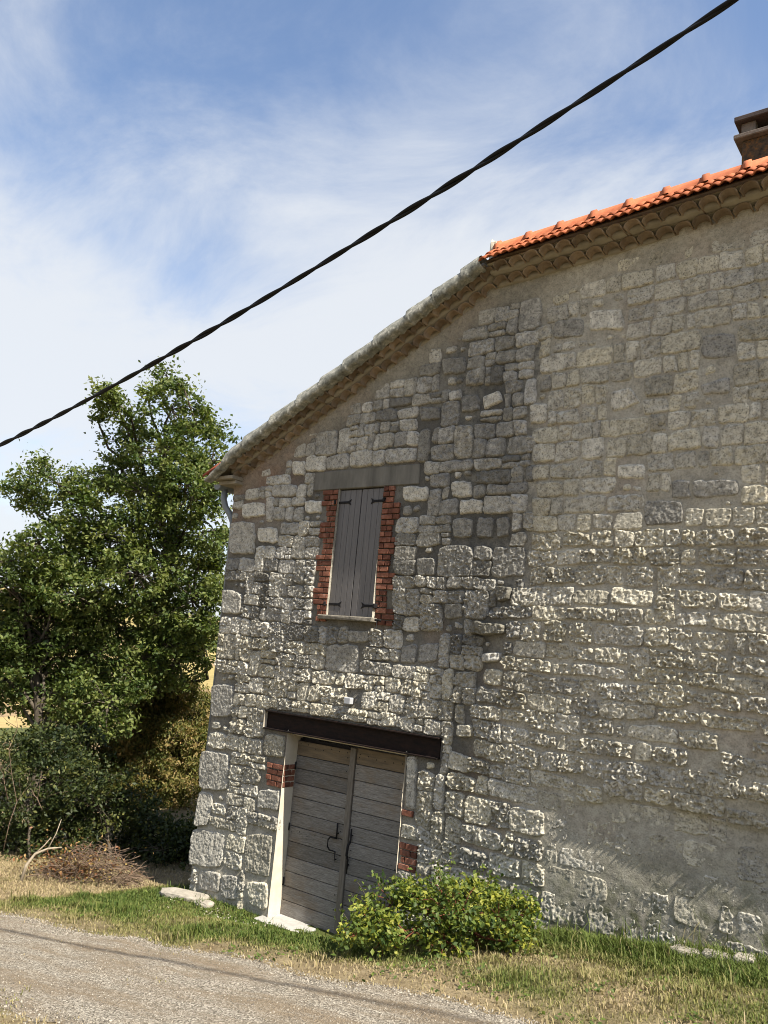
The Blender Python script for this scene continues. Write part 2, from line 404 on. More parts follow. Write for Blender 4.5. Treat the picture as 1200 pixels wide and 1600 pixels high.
# ------------------------------------------------------------------ farmhouse: wall geometry
XR = 11.5                                   # the wall runs on past the right of the frame
def z_top(x): return np.minimum(6.03 + 0.512 * np.asarray(x, float), 8.27 + 0.055 * (np.asarray(x, float) - 4.3))
def seam(z): return np.interp(z, [2.3, 2.74, 2.98, 3.43, 3.8, 3.98, 4.41, 4.56, 5.09, 7.8], [4.12, 4.22, 4.37, 4.47, 4.52, 4.33, 4.82, 4.93, 4.98, 4.98])
def corner(z): return -0.03 * np.asarray(z, float)
def ledge(x): return 2.30 + 0.10 * (fbm(x * 2.2, x * 0 + 2.0, 61, 3) - 0.5) - 0.10 * smooth(6.2, 5.6, x)
def recess(x, z):
    """slow hollows and bulges of the wall face, + is into the wall"""
    x = np.asarray(x, float); z = np.asarray(z, float)
    w_ = 0.022 * (fbm(x * 0.8, z * 0.8, 51, 2) - 0.5)
    w_ = w_ + 0.12 * np.exp(-((x - 3.35) / 0.75) ** 2 - ((z - 3.75) / 0.62) ** 2)
    w_ = w_ + 0.06 * np.exp(-((x - 2.6) / 0.55) ** 2 - ((z - 3.25) / 0.35) ** 2)
    w_ = w_ - 0.05 * smooth(5.2, 7.8, x) * smooth(2.0, 3.2, z)
    w_ = w_ - 0.035 * smooth(0.0, 0.10, x - seam(z)) * smooth(4.5, 4.2, z) * smooth(2.2, 2.6, z)
    w_ = w_ + 0.035 * np.exp(-((x - 5.05) / 0.5) ** 2 - ((z - 4.75) / 0.5) ** 2)
    w_ = w_ + 0.024 * smooth(0.0, 0.06, ledge(x) - z) * smooth(5.35, 5.95, x)
    w_ = w_ - 0.05 * smooth(1.6, 0.2, z) * smooth(1.5, 0.3, x)
    return w_
def lichen(x, z):
    x = np.asarray(x, float); z = np.asarray(z, float); n = fbm(x * 1.5, z * 0.9, 71, 4)
    l = 0.30 * smooth(3.9, 4.6, z) * smooth(5.8, 4.8, x) + 0.12
    l = l + 1.15 * np.exp(-((x - 4.42) / 0.56) ** 2) * smooth(2.5, 4.6, z) * smooth(5.15, 4.95, x) * smooth(8.2, 7.4, z)
    l = l + 0.35 * np.exp(-((x - 3.6) / 0.9) ** 2 - ((z - 6.6) / 0.9) ** 2)
    l = l + 0.75 * np.exp(-((x - 2.35) / 0.42) ** 2 - ((z - 3.75) / 0.17) ** 2)
    l = l + 0.55 * np.exp(-((x - 4.15) / 0.28) ** 2 - ((z - 3.0) / 0.35) ** 2)
    l = l + 0.25 * np.exp(-((x - 6.6) / 1.5) ** 2 - ((z - 7.0) / 0.6) ** 2)
    l = l - 0.25 * smooth(8.4 - 0.1, 8.4, z)
    return np.clip(l * (0.35 + 1.3 * n), 0, 1)
BEAM = (1.095, 3.99, 2.366, 2.618); DOOR = (1.53, 3.52, -0.3, 2.39); WIN = (2.0, 2.80, 3.98, 5.75)
RES = 0.0105

house = empty('farmhouse', (0, 0, 0))
tag(house, 'old grey stone farmhouse with plank doors and an orange tiled roof edge', 'house')

# mortar face of the gable wall
def axis(a, b, st, must):
    v = np.arange(a, b, st); v = v[[min(abs(t - q) for q in must) > st * 0.45 for t in v]]
    return np.sort(np.concatenate([v, must]))
ax = np.concatenate([axis(0, 8.3, 0.02, [0, 1.095, 1.53, 3.52, 3.99, 2.0, 2.80]), np.arange(8.3, XR + 0.01, 0.06)])
az = axis(-0.6, 9.0, 0.02, [-0.6, 2.366, 2.618, 3.98, 5.75, 9.0])
MX, MZ = np.meshgrid(ax, az, indexing='ij')
ZT = z_top(MX) + 0.10
over = MZ > ZT
MZc = np.minimum(MZ, ZT)
MXc = MX + corner(MZc) * smooth(1.2, 0.0, MX)
lo = smooth(0.5, 0.05, z_top(MX) - MZc)
MY = recess(MXc, MZc) + 0.016 * (1 - 0.75 * smooth(4.9, 5.5, MXc) * smooth(2.5, 2.1, MZc)) * (fbm(MXc * 7, MZc * 7, 81, 4) - 0.5) + 0.006 * (fbm(MXc * 28, MZc * 28, 82, 3) - 0.5) - 0.012 * lo
flush = smooth(5.1, 5.7, MXc) * smooth(2.3, 2.0, MZc)
MY = MY + 0.016 * smooth(0.5, 1.5, MZc) * (1 - lo) * smooth(5.6, 4.8, MXc) + 0.004 - 0.010 * flush - 0.012 * smooth(4.6, 4.9, MXc) * smooth(5.2, 4.6, MZc) * (fbm(MXc * 3, MZc * 6, 83, 3))
nx, ny = MX.shape; i, j = np.meshgrid(np.arange(nx - 1), np.arange(ny - 1), indexing='ij')
cx = (ax[:-1] + ax[1:])[:, None] / 2 + 0 * j; cz = (az[:-1] + az[1:])[None, :] / 2 + 0 * i
keep = ~(over[:-1, :-1] & over[1:, :-1])
for (a, b, c, d) in (DOOR, WIN, BEAM): keep &= ~((cx > a) & (cx < b) & (cz > c) & (cz < d))
MF = np.stack([i * ny + j, (i + 1) * ny + j, (i + 1) * ny + j + 1, i * ny + j + 1], -1)[keep]
gl = ground(MXc, MXc * 0)
grey = smooth(5.1, 4.5, MXc) * smooth(0.6, 2.6, MZc) * 0.95 * (0.4 + fbm(MXc * 1.7, MZc * 1.7, 85, 3)) * (1 - 0.85 * lo)
pink = smooth(2.4, 0.6, MXc) * smooth(1.5, 0.3, z_top(MXc) - MZc) * 0.8 * fbm(MXc * 2, MZc * 2, 86, 3) + 0.18 * smooth(0.62, 0.75, fbm(MXc * 1.3, MZc * 1.3, 87, 3))
moss = smooth(1.1, 0.0, MZc - gl) * smooth(4.5, 5.5, MXc)
wall = mk('gable_wall', np.stack([MXc, MY, MZc], -1).reshape(-1, 3), MF, MORTAR, house,
          {'grey': np.clip(grey, 0, 1).ravel(), 'pink': np.clip(pink, 0, 1).ravel(), 'moss': moss.ravel(), 'lich': np.clip(lichen(MXc, MZc) * 1.1 - 0.28, 0, 1).ravel()}, True)

# ------------------------------------------------------------------ stones
stones = []          # (corners 4x2 [bl,br,tr,tl], protrusion, roughness, tint, lichen factor, round)
excl = []
def W2(p): q = on_wall(*p); return (q[0], q[2])
SPEC = [  # image-measured blocks, clockwise from top left: kind
 ([(361,815),(398,815),(396,866),(357,866)], 'q'), ([(347,919),(378,928),(377,959),(346,959)], 'q'), ([(331,1069),(366,1070),(360,1120),(329,1120)], 'd'),
 ([(315,1171),(359,1178),(355,1237),(311,1232)], 'q'), ([(311,1235),(333,1241),(328,1291),(306,1289)], 'q'), ([(304,1293),(355,1303),(350,1357),(300,1350)], 'q'),
 ([(317,1358),(350,1363),(346,1396),(313,1388)], 'q'), ([(386,1303),(428,1303),(421,1373),(383,1362)], 'r'), ([(405,1232),(439,1235),(434,1268),(401,1261)], 'q'),
 ([(414,1146),(445,1149),(442,1187),(412,1180)], 'r'), ([(350,1365),(375,1368),(372,1409),(348,1400)], 'r'), ([(386,1376),(420,1378),(418,1424),(392,1413)], 'r'),
 ([(510,1007),(555,1007),(555,1052),(507,1049)], 'd'), ([(542,985),(571,985),(571,1004),(541,1004)], 'm'),
 ([(1098,525),(1152,523),(1152,562),(1098,563)], 'k'), ([(920,486),(972,482),(978,515),(920,518)], 'l'), ([(865,503),(912,497),(912,526),(865,530)], 'd'),
 ([(1007,783),(1069,783),(1070,818),(1007,822)], 'k'), ([(1084,751),(1156,751),(1157,777),(1085,780)], 'd'), ([(1051,751),(1081,751),(1081,781),(1050,781)], 'k'),
 ([(953,613),(985,606),(1004,630),(955,645)], 'l'), ([(1096,602),(1144,591),(1144,617),(1097,621)], 'd'), ([(965,725),(1009,725),(1008,750),(965,749)], 'l'),
 ([(655,636),(687,636),(687,655),(656,657)], 'k'), ([(720,617),(747,616),(749,640),(720,646)], 'k'), ([(752,620),(780,609),(786,627),(755,640)], 'l'),
 ([(629,760),(669,760),(667,782),(630,784)], 'l'), ([(827,632),(855,631),(854,661),(827,662)], 'l'), ([(717,781),(754,780),(754,801),(717,805)], 'l'),
 ([(704,752),(737,751),(737,776),(705,777)], 'l'), ([(745,810),(770,807),(769,840),(744,842)], 'k'), ([(776,809),(796,807),(795,837),(775,839)], 'k'),
 ([(706,810),(739,809),(736,839),(706,840)], 'm'), ([(650,872),(679,871),(679,899),(650,900)], 'd'), ([(620,1007),(644,1005),(641,1036),(617,1036)], 'k'),
 ([(647,1007),(680,1002),(677,1032),(646,1035)], 'k'), ([(691,942),(721,942),(721,966),(691,967)], 'd'), ([(777,915),(799,916),(799,937),(780,942)], 'P'),
 ([(737,970),(792,977),(792,991),(737,992)], 'P'), ([(754,1020),(785,1020),(783,1035),(755,1035)], 'p'), ([(715,1130),(741,1135),(739,1152),(715,1151)], 'p'),
 ([(457,720),(477,720),(476,742),(457,742)], 'l'), ([(478,712),(510,711),(508,736),(477,737)], 'l'), ([(379,786),(412,785),(413,806),(379,810)], 'l'),
 ([(404,824),(433,824),(433,848),(404,847)], 'l'), ([(476,782),(503,781),(502,801),(477,802)], 'l'), ([(690,560),(727,557),(727,582),(692,585)], 'k'),
 ([(652,1180),(637,1180),(632,1262),(648,1266)][::1], 'j'),
]
def tint(kind, x, z, R):
    v = R.uniform(0.66, 1.16); warm = R.uniform(0, 1)
    if kind == 'k': v = R.uniform(0.52, 0.64); warm = 0.1
    elif kind == 'd': v = R.uniform(0.62, 0.74); warm = 0.15
    elif kind == 'l': v = R.uniform(1.08, 1.22); warm = 0.35
    elif kind in 'qj': v = R.uniform(0.78, 0.9); warm = 0.3
    elif kind in 'P': v = 0.5; warm = 0.8
    elif kind == 'g':
        u = R.random()
        if u < 0.10: v *= 0.55
        elif u < 0.13: v *= 0.5; warm = 0
        if x < 5 and z > 3.6: warm *= 0.4
        else: v = 0.55 * v + 0.45; warm = 0.35 + 0.65 * warm
    return np.array([v * (1 + 0.04 * warm), v, v * (1.04 - 0.14 * warm), 1.0])
SR = random.Random(5)
for q, kd in SPEC:
    p = np.array([W2(a) for a in q])
    if kd == 'j': p = p[[1, 0, 3, 2]]
    c4 = np.array([p[3], p[2], p[1], p[0]])            # bl br tr tl
    x0, x1, z0, z1 = c4[:, 0].min(), c4[:, 0].max(), c4[:, 1].min(), c4[:, 1].max()
    pro = {'P': 0.085, 'p': 0.05, 'q': 0.022, 'd': 0.018, 'k': 0.014}.get(kd, 0.016)
    rg = {'q': 0.010, 'r': 0.014, 'P': 0.02, 'p': 0.018, 'j': 0.006}.get(kd, 0.009)
    stones.append((c4, pro, rg, tint(kd, x0, z0, SR), 0.4 if kd in 'lqj' else 0.9, 0.10))
    excl.append((x0 - 0.012, x1 + 0.012, z0 - 0.012, z1 + 0.012))
# openings and things let into the wall
BR_L = 1.62; BR_R = 3.20
excl += [(DOOR[0] - 0.0, DOOR[1] + 0.01, -1, 2.37), (1.07, 4.02, 2.34, 2.64), (1.735, 3.065, 3.86, 5.78), (1.50, 3.42, 5.72, 6.05), (1.18, 1.53, 1.62, 1.95), (3.52, 3.70, 1.64, 1.74), (3.52, 3.79, 1.04, 1.37), (2.46, 2.72, 2.80, 2.98)]
def free(xa, xb, z0, z1):
    iv = [(xa, xb)]
    for (a, b, c, d) in excl:
        if min(d, z1) - max(c, z0) > 0.03:
            o = []
            for (p, q) in iv:
                if b <= p or a >= q: o.append((p, q)); continue
                if a - p > 0.07: o.append((p, a))
                if q - b > 0.07: o.append((b, q))
            iv = o
    return iv
def zoff(x, z): return 0.075 * (fbm(np.asarray(x) * 0.7, np.asarray(z) * 0.45, 91, 2) - 0.5)
def put(x0, x1, z0, z1, zone, gapx, gapz, jit, pro, rg, rd):
    if z1 < ground(x0, 0.0) - 0.12: return
    c = np.array([[x0 + gapx, z0 + gapz], [x1 - gapx, z0 + gapz], [x1 - gapx, z1 - gapz], [x0 + gapx, z1 - gapz]])
    c[:, 1] += zoff(c[:, 0], c[:, 1])
    c += np.array([[SR.uniform(-jit, jit), SR.uniform(-jit, jit)] for _ in range(4)])
    if c[2:, 1].max() > min(z_top(c[0, 0]), z_top(c[1, 0])) - 0.05: return
    xm = c[:, 0].mean(); zm = c[:, 1].mean()
    nt_ = float(z_top(xm)) - zm
    if nt_ < 0.26 + 0.3 * (float(fbm(xm * 1.3, zm * 1.3, 97, 3)) - 0.3):
        if SR.random() < 0.25: return
        pro *= 0.35; rg *= 0.6
    stones.append((c, pro * SR.uniform(0.6, 1.45), rg * min(1.5, max(0.3, SR.lognormvariate(-0.12, 0.42))), tint('g', xm, zm, SR), SR.uniform(0.6, 1.0), rd))
def run(zlist, side):
    for k in range(len(zlist) - 1):
        z0, z1 = zlist[k], zlist[k + 1]; zm = (z0 + z1) / 2
        s_ = float(seam(zm)) + SR.uniform(-0.08, 0.08)
        if side == 'L': xa, xb = float(corner(zm)), s_
        else: xa, xb = s_, XR
        for (p, q) in free(xa, xb, z0, z1):
            x = p
            while x < q - 0.06:
                hgt = z1 - z0
                if side == 'L': wd = min(0.52, max(0.10, SR.lognormvariate(math.log(0.235), 0.38)))
                elif zm > 5.0: wd = min(0.6, max(0.13, SR.lognormvariate(math.log(0.26), 0.40)))
                else: wd = min(0.7, max(0.15, SR.lognormvariate(math.log(0.33), 0.42)))
                if q - (x + wd) < 0.10: wd = q - x
                if wd > 0.6: wd = wd / 2
                X0, X1 = x, x + wd; x += wd
                if X0 > 8.4 and False: continue
                lowD = X0 > 5.15 and zm < 2.2
                if lowD:
                    u = SR.random()
                    hi = zm > 1.55
                    if u < (0.14 if hi else 0.05): continue
                    put(X0, X1, z0, z1, 'D', 0.006, 0.008, 0.02, 0.009 if hi else 0.010, 0.013, 0.12)
                elif side == 'R' and zm < 5.0:
                    if SR.random() < 0.015: continue
                    put(X0, X1, z0, z1, 'C', 0.002, SR.choice((0.000, 0.005, 0.012, 0.02)), 0.020, 0.021, 0.040, SR.uniform(0.05, 0.16))
                elif side == 'R':
                    if SR.random() < 0.08 and wd > 0.2:
                        m_ = X0 + wd * SR.uniform(0.35, 0.65); put(X0, m_, z0, z1, 'B', 0.001, 0.001, 0.012, 0.012, 0.012, 0.11); put(m_, X1, z0, z1, 'B', 0.001, 0.001, 0.012, 0.012, 0.012, 0.11)
                    else: put(X0, X1, z0, z1, 'B', 0.001, 0.001, 0.016, 0.013, 0.014, 0.10)
                else:
                    lit = zm < 4.6
                    rg = 0.036 if lit else 0.016
                    pro = 0.018 if lit else 0.014
                    u = SR.random()
                    if u < 0.13 and k + 2 < len(zlist) and wd > 0.15 and any(a <= X0 and b >= X1 for a, b in free(xa, xb, z0, zlist[k + 2])):
                        put(X0, X1, z0, zlist[k + 2], 'A', 0.001, 0.001, 0.018, pro, rg, 0.11); excl.append((X0, X1, z0, zlist[k + 2]))
                    elif u < 0.30 and hgt > 0.16 and wd < 0.34:
                        zc = z0 + hgt * SR.uniform(0.4, 0.6)
                        put(X0, X1, z0, zc, 'A', 0.001, 0.000, 0.012, pro, rg, 0.12); put(X0, X1, zc, z1, 'A', 0.001, 0.000, 0.012, pro, rg, 0.12)
                    else: put(X0, X1, z0, z1, 'A', 0.001, 0.001, 0.020, pro, rg, 0.12)
def rows(a, b, f):
    z = a; o = [a]
    while z < b: z += f(z); o.append(z)
    return o
xl = 5.7
while xl < 8.3:
    wl2 = SR.uniform(0.22, 0.5); zl = float(ledge(xl + wl2 / 2)); hl = SR.uniform(0.10, 0.16)
    c4 = np.array([[xl + 0.006, zl - 0.02], [xl + wl2 - 0.006, zl - 0.02], [xl + wl2 - 0.006, zl + hl], [xl + 0.006, zl + hl]]) + np.array([[SR.uniform(-.015, .015), SR.uniform(-.015, .015)] for _ in range(4)])
    stones.append((c4, SR.uniform(0.012, 0.04), 0.036, tint('g', xl, zl, SR), 0.5, 0.10)); excl.append((xl, xl + wl2, zl - 0.03, zl + hl + 0.005)); xl += wl2
def rows_to(a, b):
    r = rows(a, b, lambda z: SR.uniform(0.15, 0.25)); k = (b - a) / (r[-1] - a); return [a + (q - a) * k for q in r]
run(rows_to(-0.25, 2.63) + rows_to(2.63, 3.86)[1:] + rows_to(3.86, 6.05)[1:] + rows_to(6.05, 8.6)[1:], 'L')
run(rows(-0.05, 8.9, lambda z: SR.uniform(0.20, 0.30) if z < 2.1 else (SR.uniform(0.165, 0.235) if z < 4.9 else SR.uniform(0.17, 0.26))), 'R')
# small packing stones where the raster is still bare
cell = 0.02; ox, oz = -0.4, -0.4; nxr = int((8.6 - ox) / cell); nzr = int((9.0 - oz) / cell)
occ = np.zeros((nxr, nzr), bool)
def mark(a, b, c, d):
    i0, i1 = int((a - ox) / cell), int((b - ox) / cell) + 1; j0, j1 = int((c - oz) / cell), int((d - oz) / cell) + 1
    occ[max(i0, 0):max(i1, 0), max(j0, 0):max(j1, 0)] = True
for st_ in stones:
    c = st_[0]; mark(c[:, 0].min(), c[:, 0].max(), c[:, 1].min(), c[:, 1].max())
for e_ in excl: mark(*e_)
for (sw, sh, tries) in ((0.34, 0.20, 5000), (0.25, 0.16, 7000), (0.17, 0.12, 9000), (0.12, 0.09, 12000), (0.09, 0.07, 14000), (0.065, 0.055, 14000)):
    for _ in range(tries):
        x = SR.uniform(-0.2, 8.4); z = SR.uniform(0.1, 8.3)
        if x > seam(z) and z < 5.0: continue
        a, b = sw * SR.uniform(0.8, 1.2), sh * SR.uniform(0.8, 1.2)
        if x < corner(z) + 0.005 or z + b > z_top(x) - 0.25: continue
        i0, i1 = int((x - ox) / cell), int((x + a - ox) / cell) + 1; j0, j1 = int((z - oz) / cell), int((z + b - oz) / cell) + 1
        if occ[i0:i1, j0:j1].any(): continue
        occ[i0:i1, j0:j1] = True
        c = np.array([[x, z], [x + a, z], [x + a, z + b], [x, z + b]]) + np.array([[SR.uniform(-.012, .012), SR.uniform(-.012, .012)] for _ in range(4)])
        lit = z < 4.6
        stones.append((c, SR.uniform(0.006, 0.016), 0.013 if lit else 0.007, tint('g', x, z, SR), SR.uniform(0.3, 1.2), 0.2))

def stone_geo(c, pro, rg, rd, seed, res):
    wd = np.linalg.norm(c[1] - c[0]); hg = np.linalg.norm(c[3] - c[0])
    n = max(5, int(wd / res) + 1); m = max(5, int(hg / res) + 1)
    u = np.linspace(-1, 1, n); v = np.linspace(-1, 1, m)
    e = min(0.006 / max(wd, 0.02) * 2, 0.2)
    u = np.concatenate([[-1 - e], u, [1 + e]]); v = np.concatenate([[-1 - e], v, [1 + e]]); n += 2; m += 2
    U, V_ = np.meshgrid(u, v, indexing='ij')
    Uc, Vc = np.clip(U, -1, 1), np.clip(V_, -1, 1)
    Us = U * (1 - rd * Vc ** 4); Vs = V_ * (1 - rd * Uc ** 4)
    s, t = (Us + 1) / 2, (Vs + 1) / 2
    Pq = (c[0][None, None] * ((1 - s) * (1 - t))[..., None] + c[1][None, None] * (s * (1 - t))[..., None] + c[2][None, None] * (s * t)[..., None] + c[3][None, None] * ((1 - s) * t)[..., None])
    X, Z = Pq[..., 0], Pq[..., 1]
    X = X + 0.040 * (fbm(X * 10 + seed * 3.7, Z * 10, 101, 3) - 0.5); Z = Z + 0.040 * (fbm(X * 10, Z * 10 + seed * 5.1, 102, 3) - 0.5)
    d = np.minimum((1 - np.abs(U)) * wd / 2, (1 - np.abs(V_)) * hg / 2)
    prof = smooth(-0.004, 0.011, d)
    so_ = seed * 13.7
    r1 = vn(X * 17 + so_, Z * 15, 103) - 0.5
    r2 = 0.5 - np.abs(2 * vn(X * 33, Z * 27 + so_, 104) - 1)
    r3 = vn(X * 62, Z * 54 + so_, 105) - 0.5
    pit = -smooth(0.68, 0.86, vn(X * 26 + 3.3, Z * 24 + so_, 106)) * 0.5
    rough = rg * (0.42 * r1 + 0.62 * r2 + 1.05 * r3 + pit)
    tx = (h2(np.array([seed]), np.array([1]), 7)[0] - 0.5) * 0.05; tz = (h2(np.array([seed]), np.array([2]), 7)[0] - 0.5) * 0.07
    tilt = tx * Us * wd * 0.5 * 2 + tz * Vs * hg * 0.5 * 2
    Y = recess(X, Z) - (-0.014 + prof * (0.014 + pro + rough + np.clip(tilt, -0.02, 0.02)))
    Y[[0, -1], :] = (recess(X, Z) + 0.035)[[0, -1], :]; Y[:, [0, -1]] = (recess(X, Z) + 0.035)[:, [0, -1]]
    I, J = np.meshgrid(np.arange(n - 1), np.arange(m - 1), indexing='ij')
    F = np.stack([I * m + J, (I + 1) * m + J, (I + 1) * m + J + 1, I * m + J + 1], -1).reshape(-1, 4)
    return np.stack([X, Y, Z], -1).reshape(-1, 3), F
def on_screen(c):
    p = ROT.T @ (np.array([c[:, 0].mean(), 0, c[:, 1].mean()]) - CAM)
    px, py = 600 + FPX * p[0] / -p[2], 800 - FPX * p[1] / -p[2]
    ar = abs((c[1, 0] - c[0, 0]) * (c[3, 1] - c[0, 1])) / p[2] ** 2
    hid = 535 < px < 845 and py > 1375
    return ar if (0 < px < 1195 and py < 1500 and not hid) else 0
order = sorted(range(len(stones)), key=lambda k: -on_screen(stones[k][0]))
rest = Bag(); rt = []; rl = []
for rank, k in enumerate(order):
    c, pro, rg, tn, lf, rd = stones[k]
    vis = c[:, 0].mean() < 8.2
    res = (RES if c[:, 1].mean() < 5.3 else 0.016) if vis else 0.04
    V, F = stone_geo(c, pro, rg, rd, k, res)
    lc = np.clip(lichen(V[:, 0], V[:, 2]) * lf, 0, 1)
    if rank < 300:
        ctr = V.mean(0)
        mk('stone', V, F, STONE, wall, {'tint': np.tile(tn, (len(V), 1)), 'lich': lc}, False, ctr)
    else:
        rest.add(V, F); rt.append(np.tile(tn, (len(V), 1))); rl.append(lc)
V, F = rest.out()
tag(mk('small_stones', V, F, STONE, wall, {'tint': np.concatenate(rt), 'lich': np.concatenate(rl)}), kind='stuff')
print('stones', len(stones), 'rest verts', len(V))

# ------------------------------------------------------------------ bricks round window and door
def brick(x0, x1, z0, z1, y=None, dep=0.06):
    y = float(recess((x0 + x1) / 2, (z0 + z1) / 2)) - 0.010 + rnd.uniform(-0.005, 0.004) if y is None else y
    box('brick', x0, x1, y, y + dep, z0, z1, BRICK, wall, 0.005, 0.0025)
z = 3.90; k = 0
while z < 5.70:
    grp = (k // 3) % 2
    for side in (0, 1):
        inner = 2.0 if side == 0 else 2.80
        wd = (0.19 if grp == side else 0.28) + rnd.uniform(-0.03, 0.02)
        cut = wd * (0.36 if k % 2 else 0.64) + rnd.uniform(-0.02, 0.02)
        a = [(0.004, cut - 0.006), (cut + 0.006, wd)]
        for (p, q) in a:
            if side == 0: brick(inner - q, inner - p, z, z + 0.063)
            else: brick(inner + p, inner + q, z, z + 0.063)
    z += 0.0775; k += 1
for (xa, xb, za, zb, sd_) in ((1.20, 1.53, 1.63, 1.94, 0), (3.52, 3.68, 1.655, 1.735, 1), (3.52, 3.78, 1.05, 1.36, 1)):
    z = za; k = 0
    while z < zb - 0.05:
        xw = xb - xa; c = xa + xw * (0.35 if k % 2 else 0.65)
        if xw > 0.2: brick(xa + rnd.uniform(0, 0.04), c - 0.006, z, z + 0.064); brick(c + 0.006, xb - 0.003, z, z + 0.064)
        else: brick(xa + 0.003, xb, z, z + 0.066)
        z += 0.0775; k += 1

# ------------------------------------------------------------------ door
rv = Bag()
def quadstrip(P0, P1, dep0, dep1, n=24):
    """a rough plaster sheet from edge line P0->P1 (x,z) running into the wall from depth dep0 to dep1"""
    t = np.linspace(0, 1, n); d = np.linspace(dep0, dep1, 7); T, D = np.meshgrid(t, d, indexing='ij')
    X = P0[0] + (P1[0] - P0[0]) * T; Z = P0[1] + (P1[1] - P0[1]) * T
    X = X + 0.012 * (fbm(T * 9, D * 12, 111, 3) - 0.5); i, j = np.meshgrid(np.arange(n - 1), np.arange(6), indexing='ij')
    return np.stack([X, D, Z], -1).reshape(-1, 3), np.stack([i * 7 + j, (i + 1) * 7 + j, (i + 1) * 7 + j + 1, i * 7 + j + 1], -1).reshape(-1, 4)
for (p, q) in (((1.533, -0.3), (1.533, 2.4)), ((3.518, -0.3), (3.518, 2.4))):
    V, F = quadstrip(p, q, -0.012, 0.32); mk('door_reveal', V, F, RENDER, house, None, True)
z = 1.64; k = 0      # bricks showing in the left reveal
while z < 1.92:
    c = 0.09 if k % 2 else 0.15
    for (a, b) in ((0.0, c - 0.005), (c + 0.005, 0.215)):
        box('brick', 1.50, 1.541, a, b, z, z + 0.064, BRICK, wall, 0.004, 0.002)
    z += 0.0775; k += 1
DY = 0.22
OAK_TOP = m_plain('ochre_stained_oak', (0.10, 0.08, 0.058), (0.20, 0.15, 0.095), 3, 0.85, 0.2, 0.004, 40, (1, 4, 9))
def leaf(x0, x1, first):
    d = empty('door_leaf', (x0, DY, 0.0)); d.parent = house
    zs = [0.0]
    while zs[-1] < 2.28: zs.append(zs[-1] + 0.187 + rnd.uniform(-0.014, 0.014))
    zs[-1] = 2.30
    slope = 0.0
    for a, b in zip(zs[:-1], zs[1:]):
        if b - a < 0.06: continue
        box('plank', x0 + rnd.uniform(0, 0.004), x1 - rnd.uniform(0, 0.004), DY + rnd.uniform(-0.003, 0.004), DY + 0.035, a + 0.004, b - 0.004, OAK_TOP if b > 2.2 else OAK, d, 0.004)
    box('backing_board', x0 + 0.01, x1 - 0.01, DY + 0.036, DY + 0.05, 0.0, 2.29, IRON, d)
    nb = Bag()
    def nail(x, z):
        th = np.arange(6) * math.pi / 3
        V = np.vstack([[x, DY - 0.008, z], np.stack([x + 0.008 * np.cos(th), np.full(6, DY - 0.002), z + 0.008 * np.sin(th)], -1)])
        nb.add(V, None, np.stack([np.zeros(6, int), 1 + (np.arange(6) + 1) % 6, 1 + np.arange(6)], -1))
    for zr in (2.20, 1.08 if first else 0.98):
        for q in range(7):
            if zr < 2 and q > 4: continue
            nail((x0 + 0.06 + q * (x1 - x0 - 0.12) / 6) if (first or zr > 2) else (x1 - 0.06 - q * 0.06), zr + rnd.uniform(-0.025, 0.025))
    for zr in zs[1:-1]:
        if rnd.random() < 0.6: nail((x1 if first else x0) + (-0.05 if first else 0.05), zr + 0.09)
    V, F = nb.out(); tag(mk('nail_heads', V, F, IRON, d), kind='stuff')
    return d
L = leaf(1.535, 2.488, True); R_ = leaf(2.582, 3.516, False)
box('batten', 2.490, 2.578, DY - 0.022, DY + 0.03, 0.0, 2.29, m_plain('batten_oak', (0.10, 0.085, 0.068), (0.20, 0.175, 0.145), 5, 0.85, 0.2, 0.003, 40, (8, 8, 1)), L, 0.005)
hb = Bag(); y = DY - 0.03
hb.tube([(2.40, y, 1.33), (2.40, y, 1.13)], 0.011, 6); hb.tube([(2.40, y, 1.14), (2.31, y - 0.02, 1.14), (2.28, y - 0.02, 1.10), (2.28, y - 0.02, 1.02), (2.31, y - 0.01, 0.98), (2.40, y, 0.975), (2.40, y, 0.82)], 0.010, 6)
hb.tube([(2.40, y, 1.20), (2.40, DY, 1.20)], 0.010, 5); hb.tube([(2.40, y, 0.88), (2.40, DY, 0.88)], 0.010, 5)
V, F = hb.out(); mk('latch', V, F, IRON, L, None, True)
hb = Bag(); hb.tube([(2.635, y, 1.30), (2.635, y, 1.14), (2.625, y - 0.03, 1.10), (2.615, y - 0.03, 0.98), (2.62, y, 0.92), (2.62, y, 0.76)], [0.011, 0.012, 0.017, 0.017, 0.012, 0.006], 6)
hb.tube([(2.635, y, 1.22), (2.635, DY, 1.22)], 0.010, 5); hb.tube([(2.62, y, 0.86), (2.62, DY, 0.86)], 0.010, 5)
V, F = hb.out(); mk('handle', V, F, IRON, R_, None, True)
for zz_ in (0.42, 1.12, 1.92):
    hb = Bag(); hb.tube([(1.545, DY - 0.012, zz_ - 0.05), (1.545, DY - 0.012, zz_ + 0.05)], 0.010, 6); V, F = hb.out(); mk('hinge_pin', V, F, IRON, L, None, True)
# steel channel above the door: web plus two flanges
bm = boxm(1.10, 3.985, 0.012, 0.10, 2.385, 2.60)
lt = bmo('door_lintel', bm, STEEL, house, (2.5, 0, 2.5))
for (za, zb, nm) in ((2.600, 2.618, 'top_flange'), (2.366, 2.384, 'bottom_flange')):
    box(nm, 1.095, 3.99, -0.050, 0.12, za, zb, STEEL, lt, 0.003)
box('end_plate', 1.085, 1.095, -0.045, 0.1, 2.37, 2.61, RENDER, lt)
box('soffit', 1.5, 3.55, 0.12, 0.42, 2.33, 2.40, RENDER, house, 0.004)
box('door_threshold', 1.42, 3.56, -0.16, 0.30, -0.28, 0.0, m_plain('worn_threshold', (0.28, 0.27, 0.25), (0.42, 0.40, 0.37), 8, 0.9, 0.15, 0.004, 50), house, 0.012, 0.006)

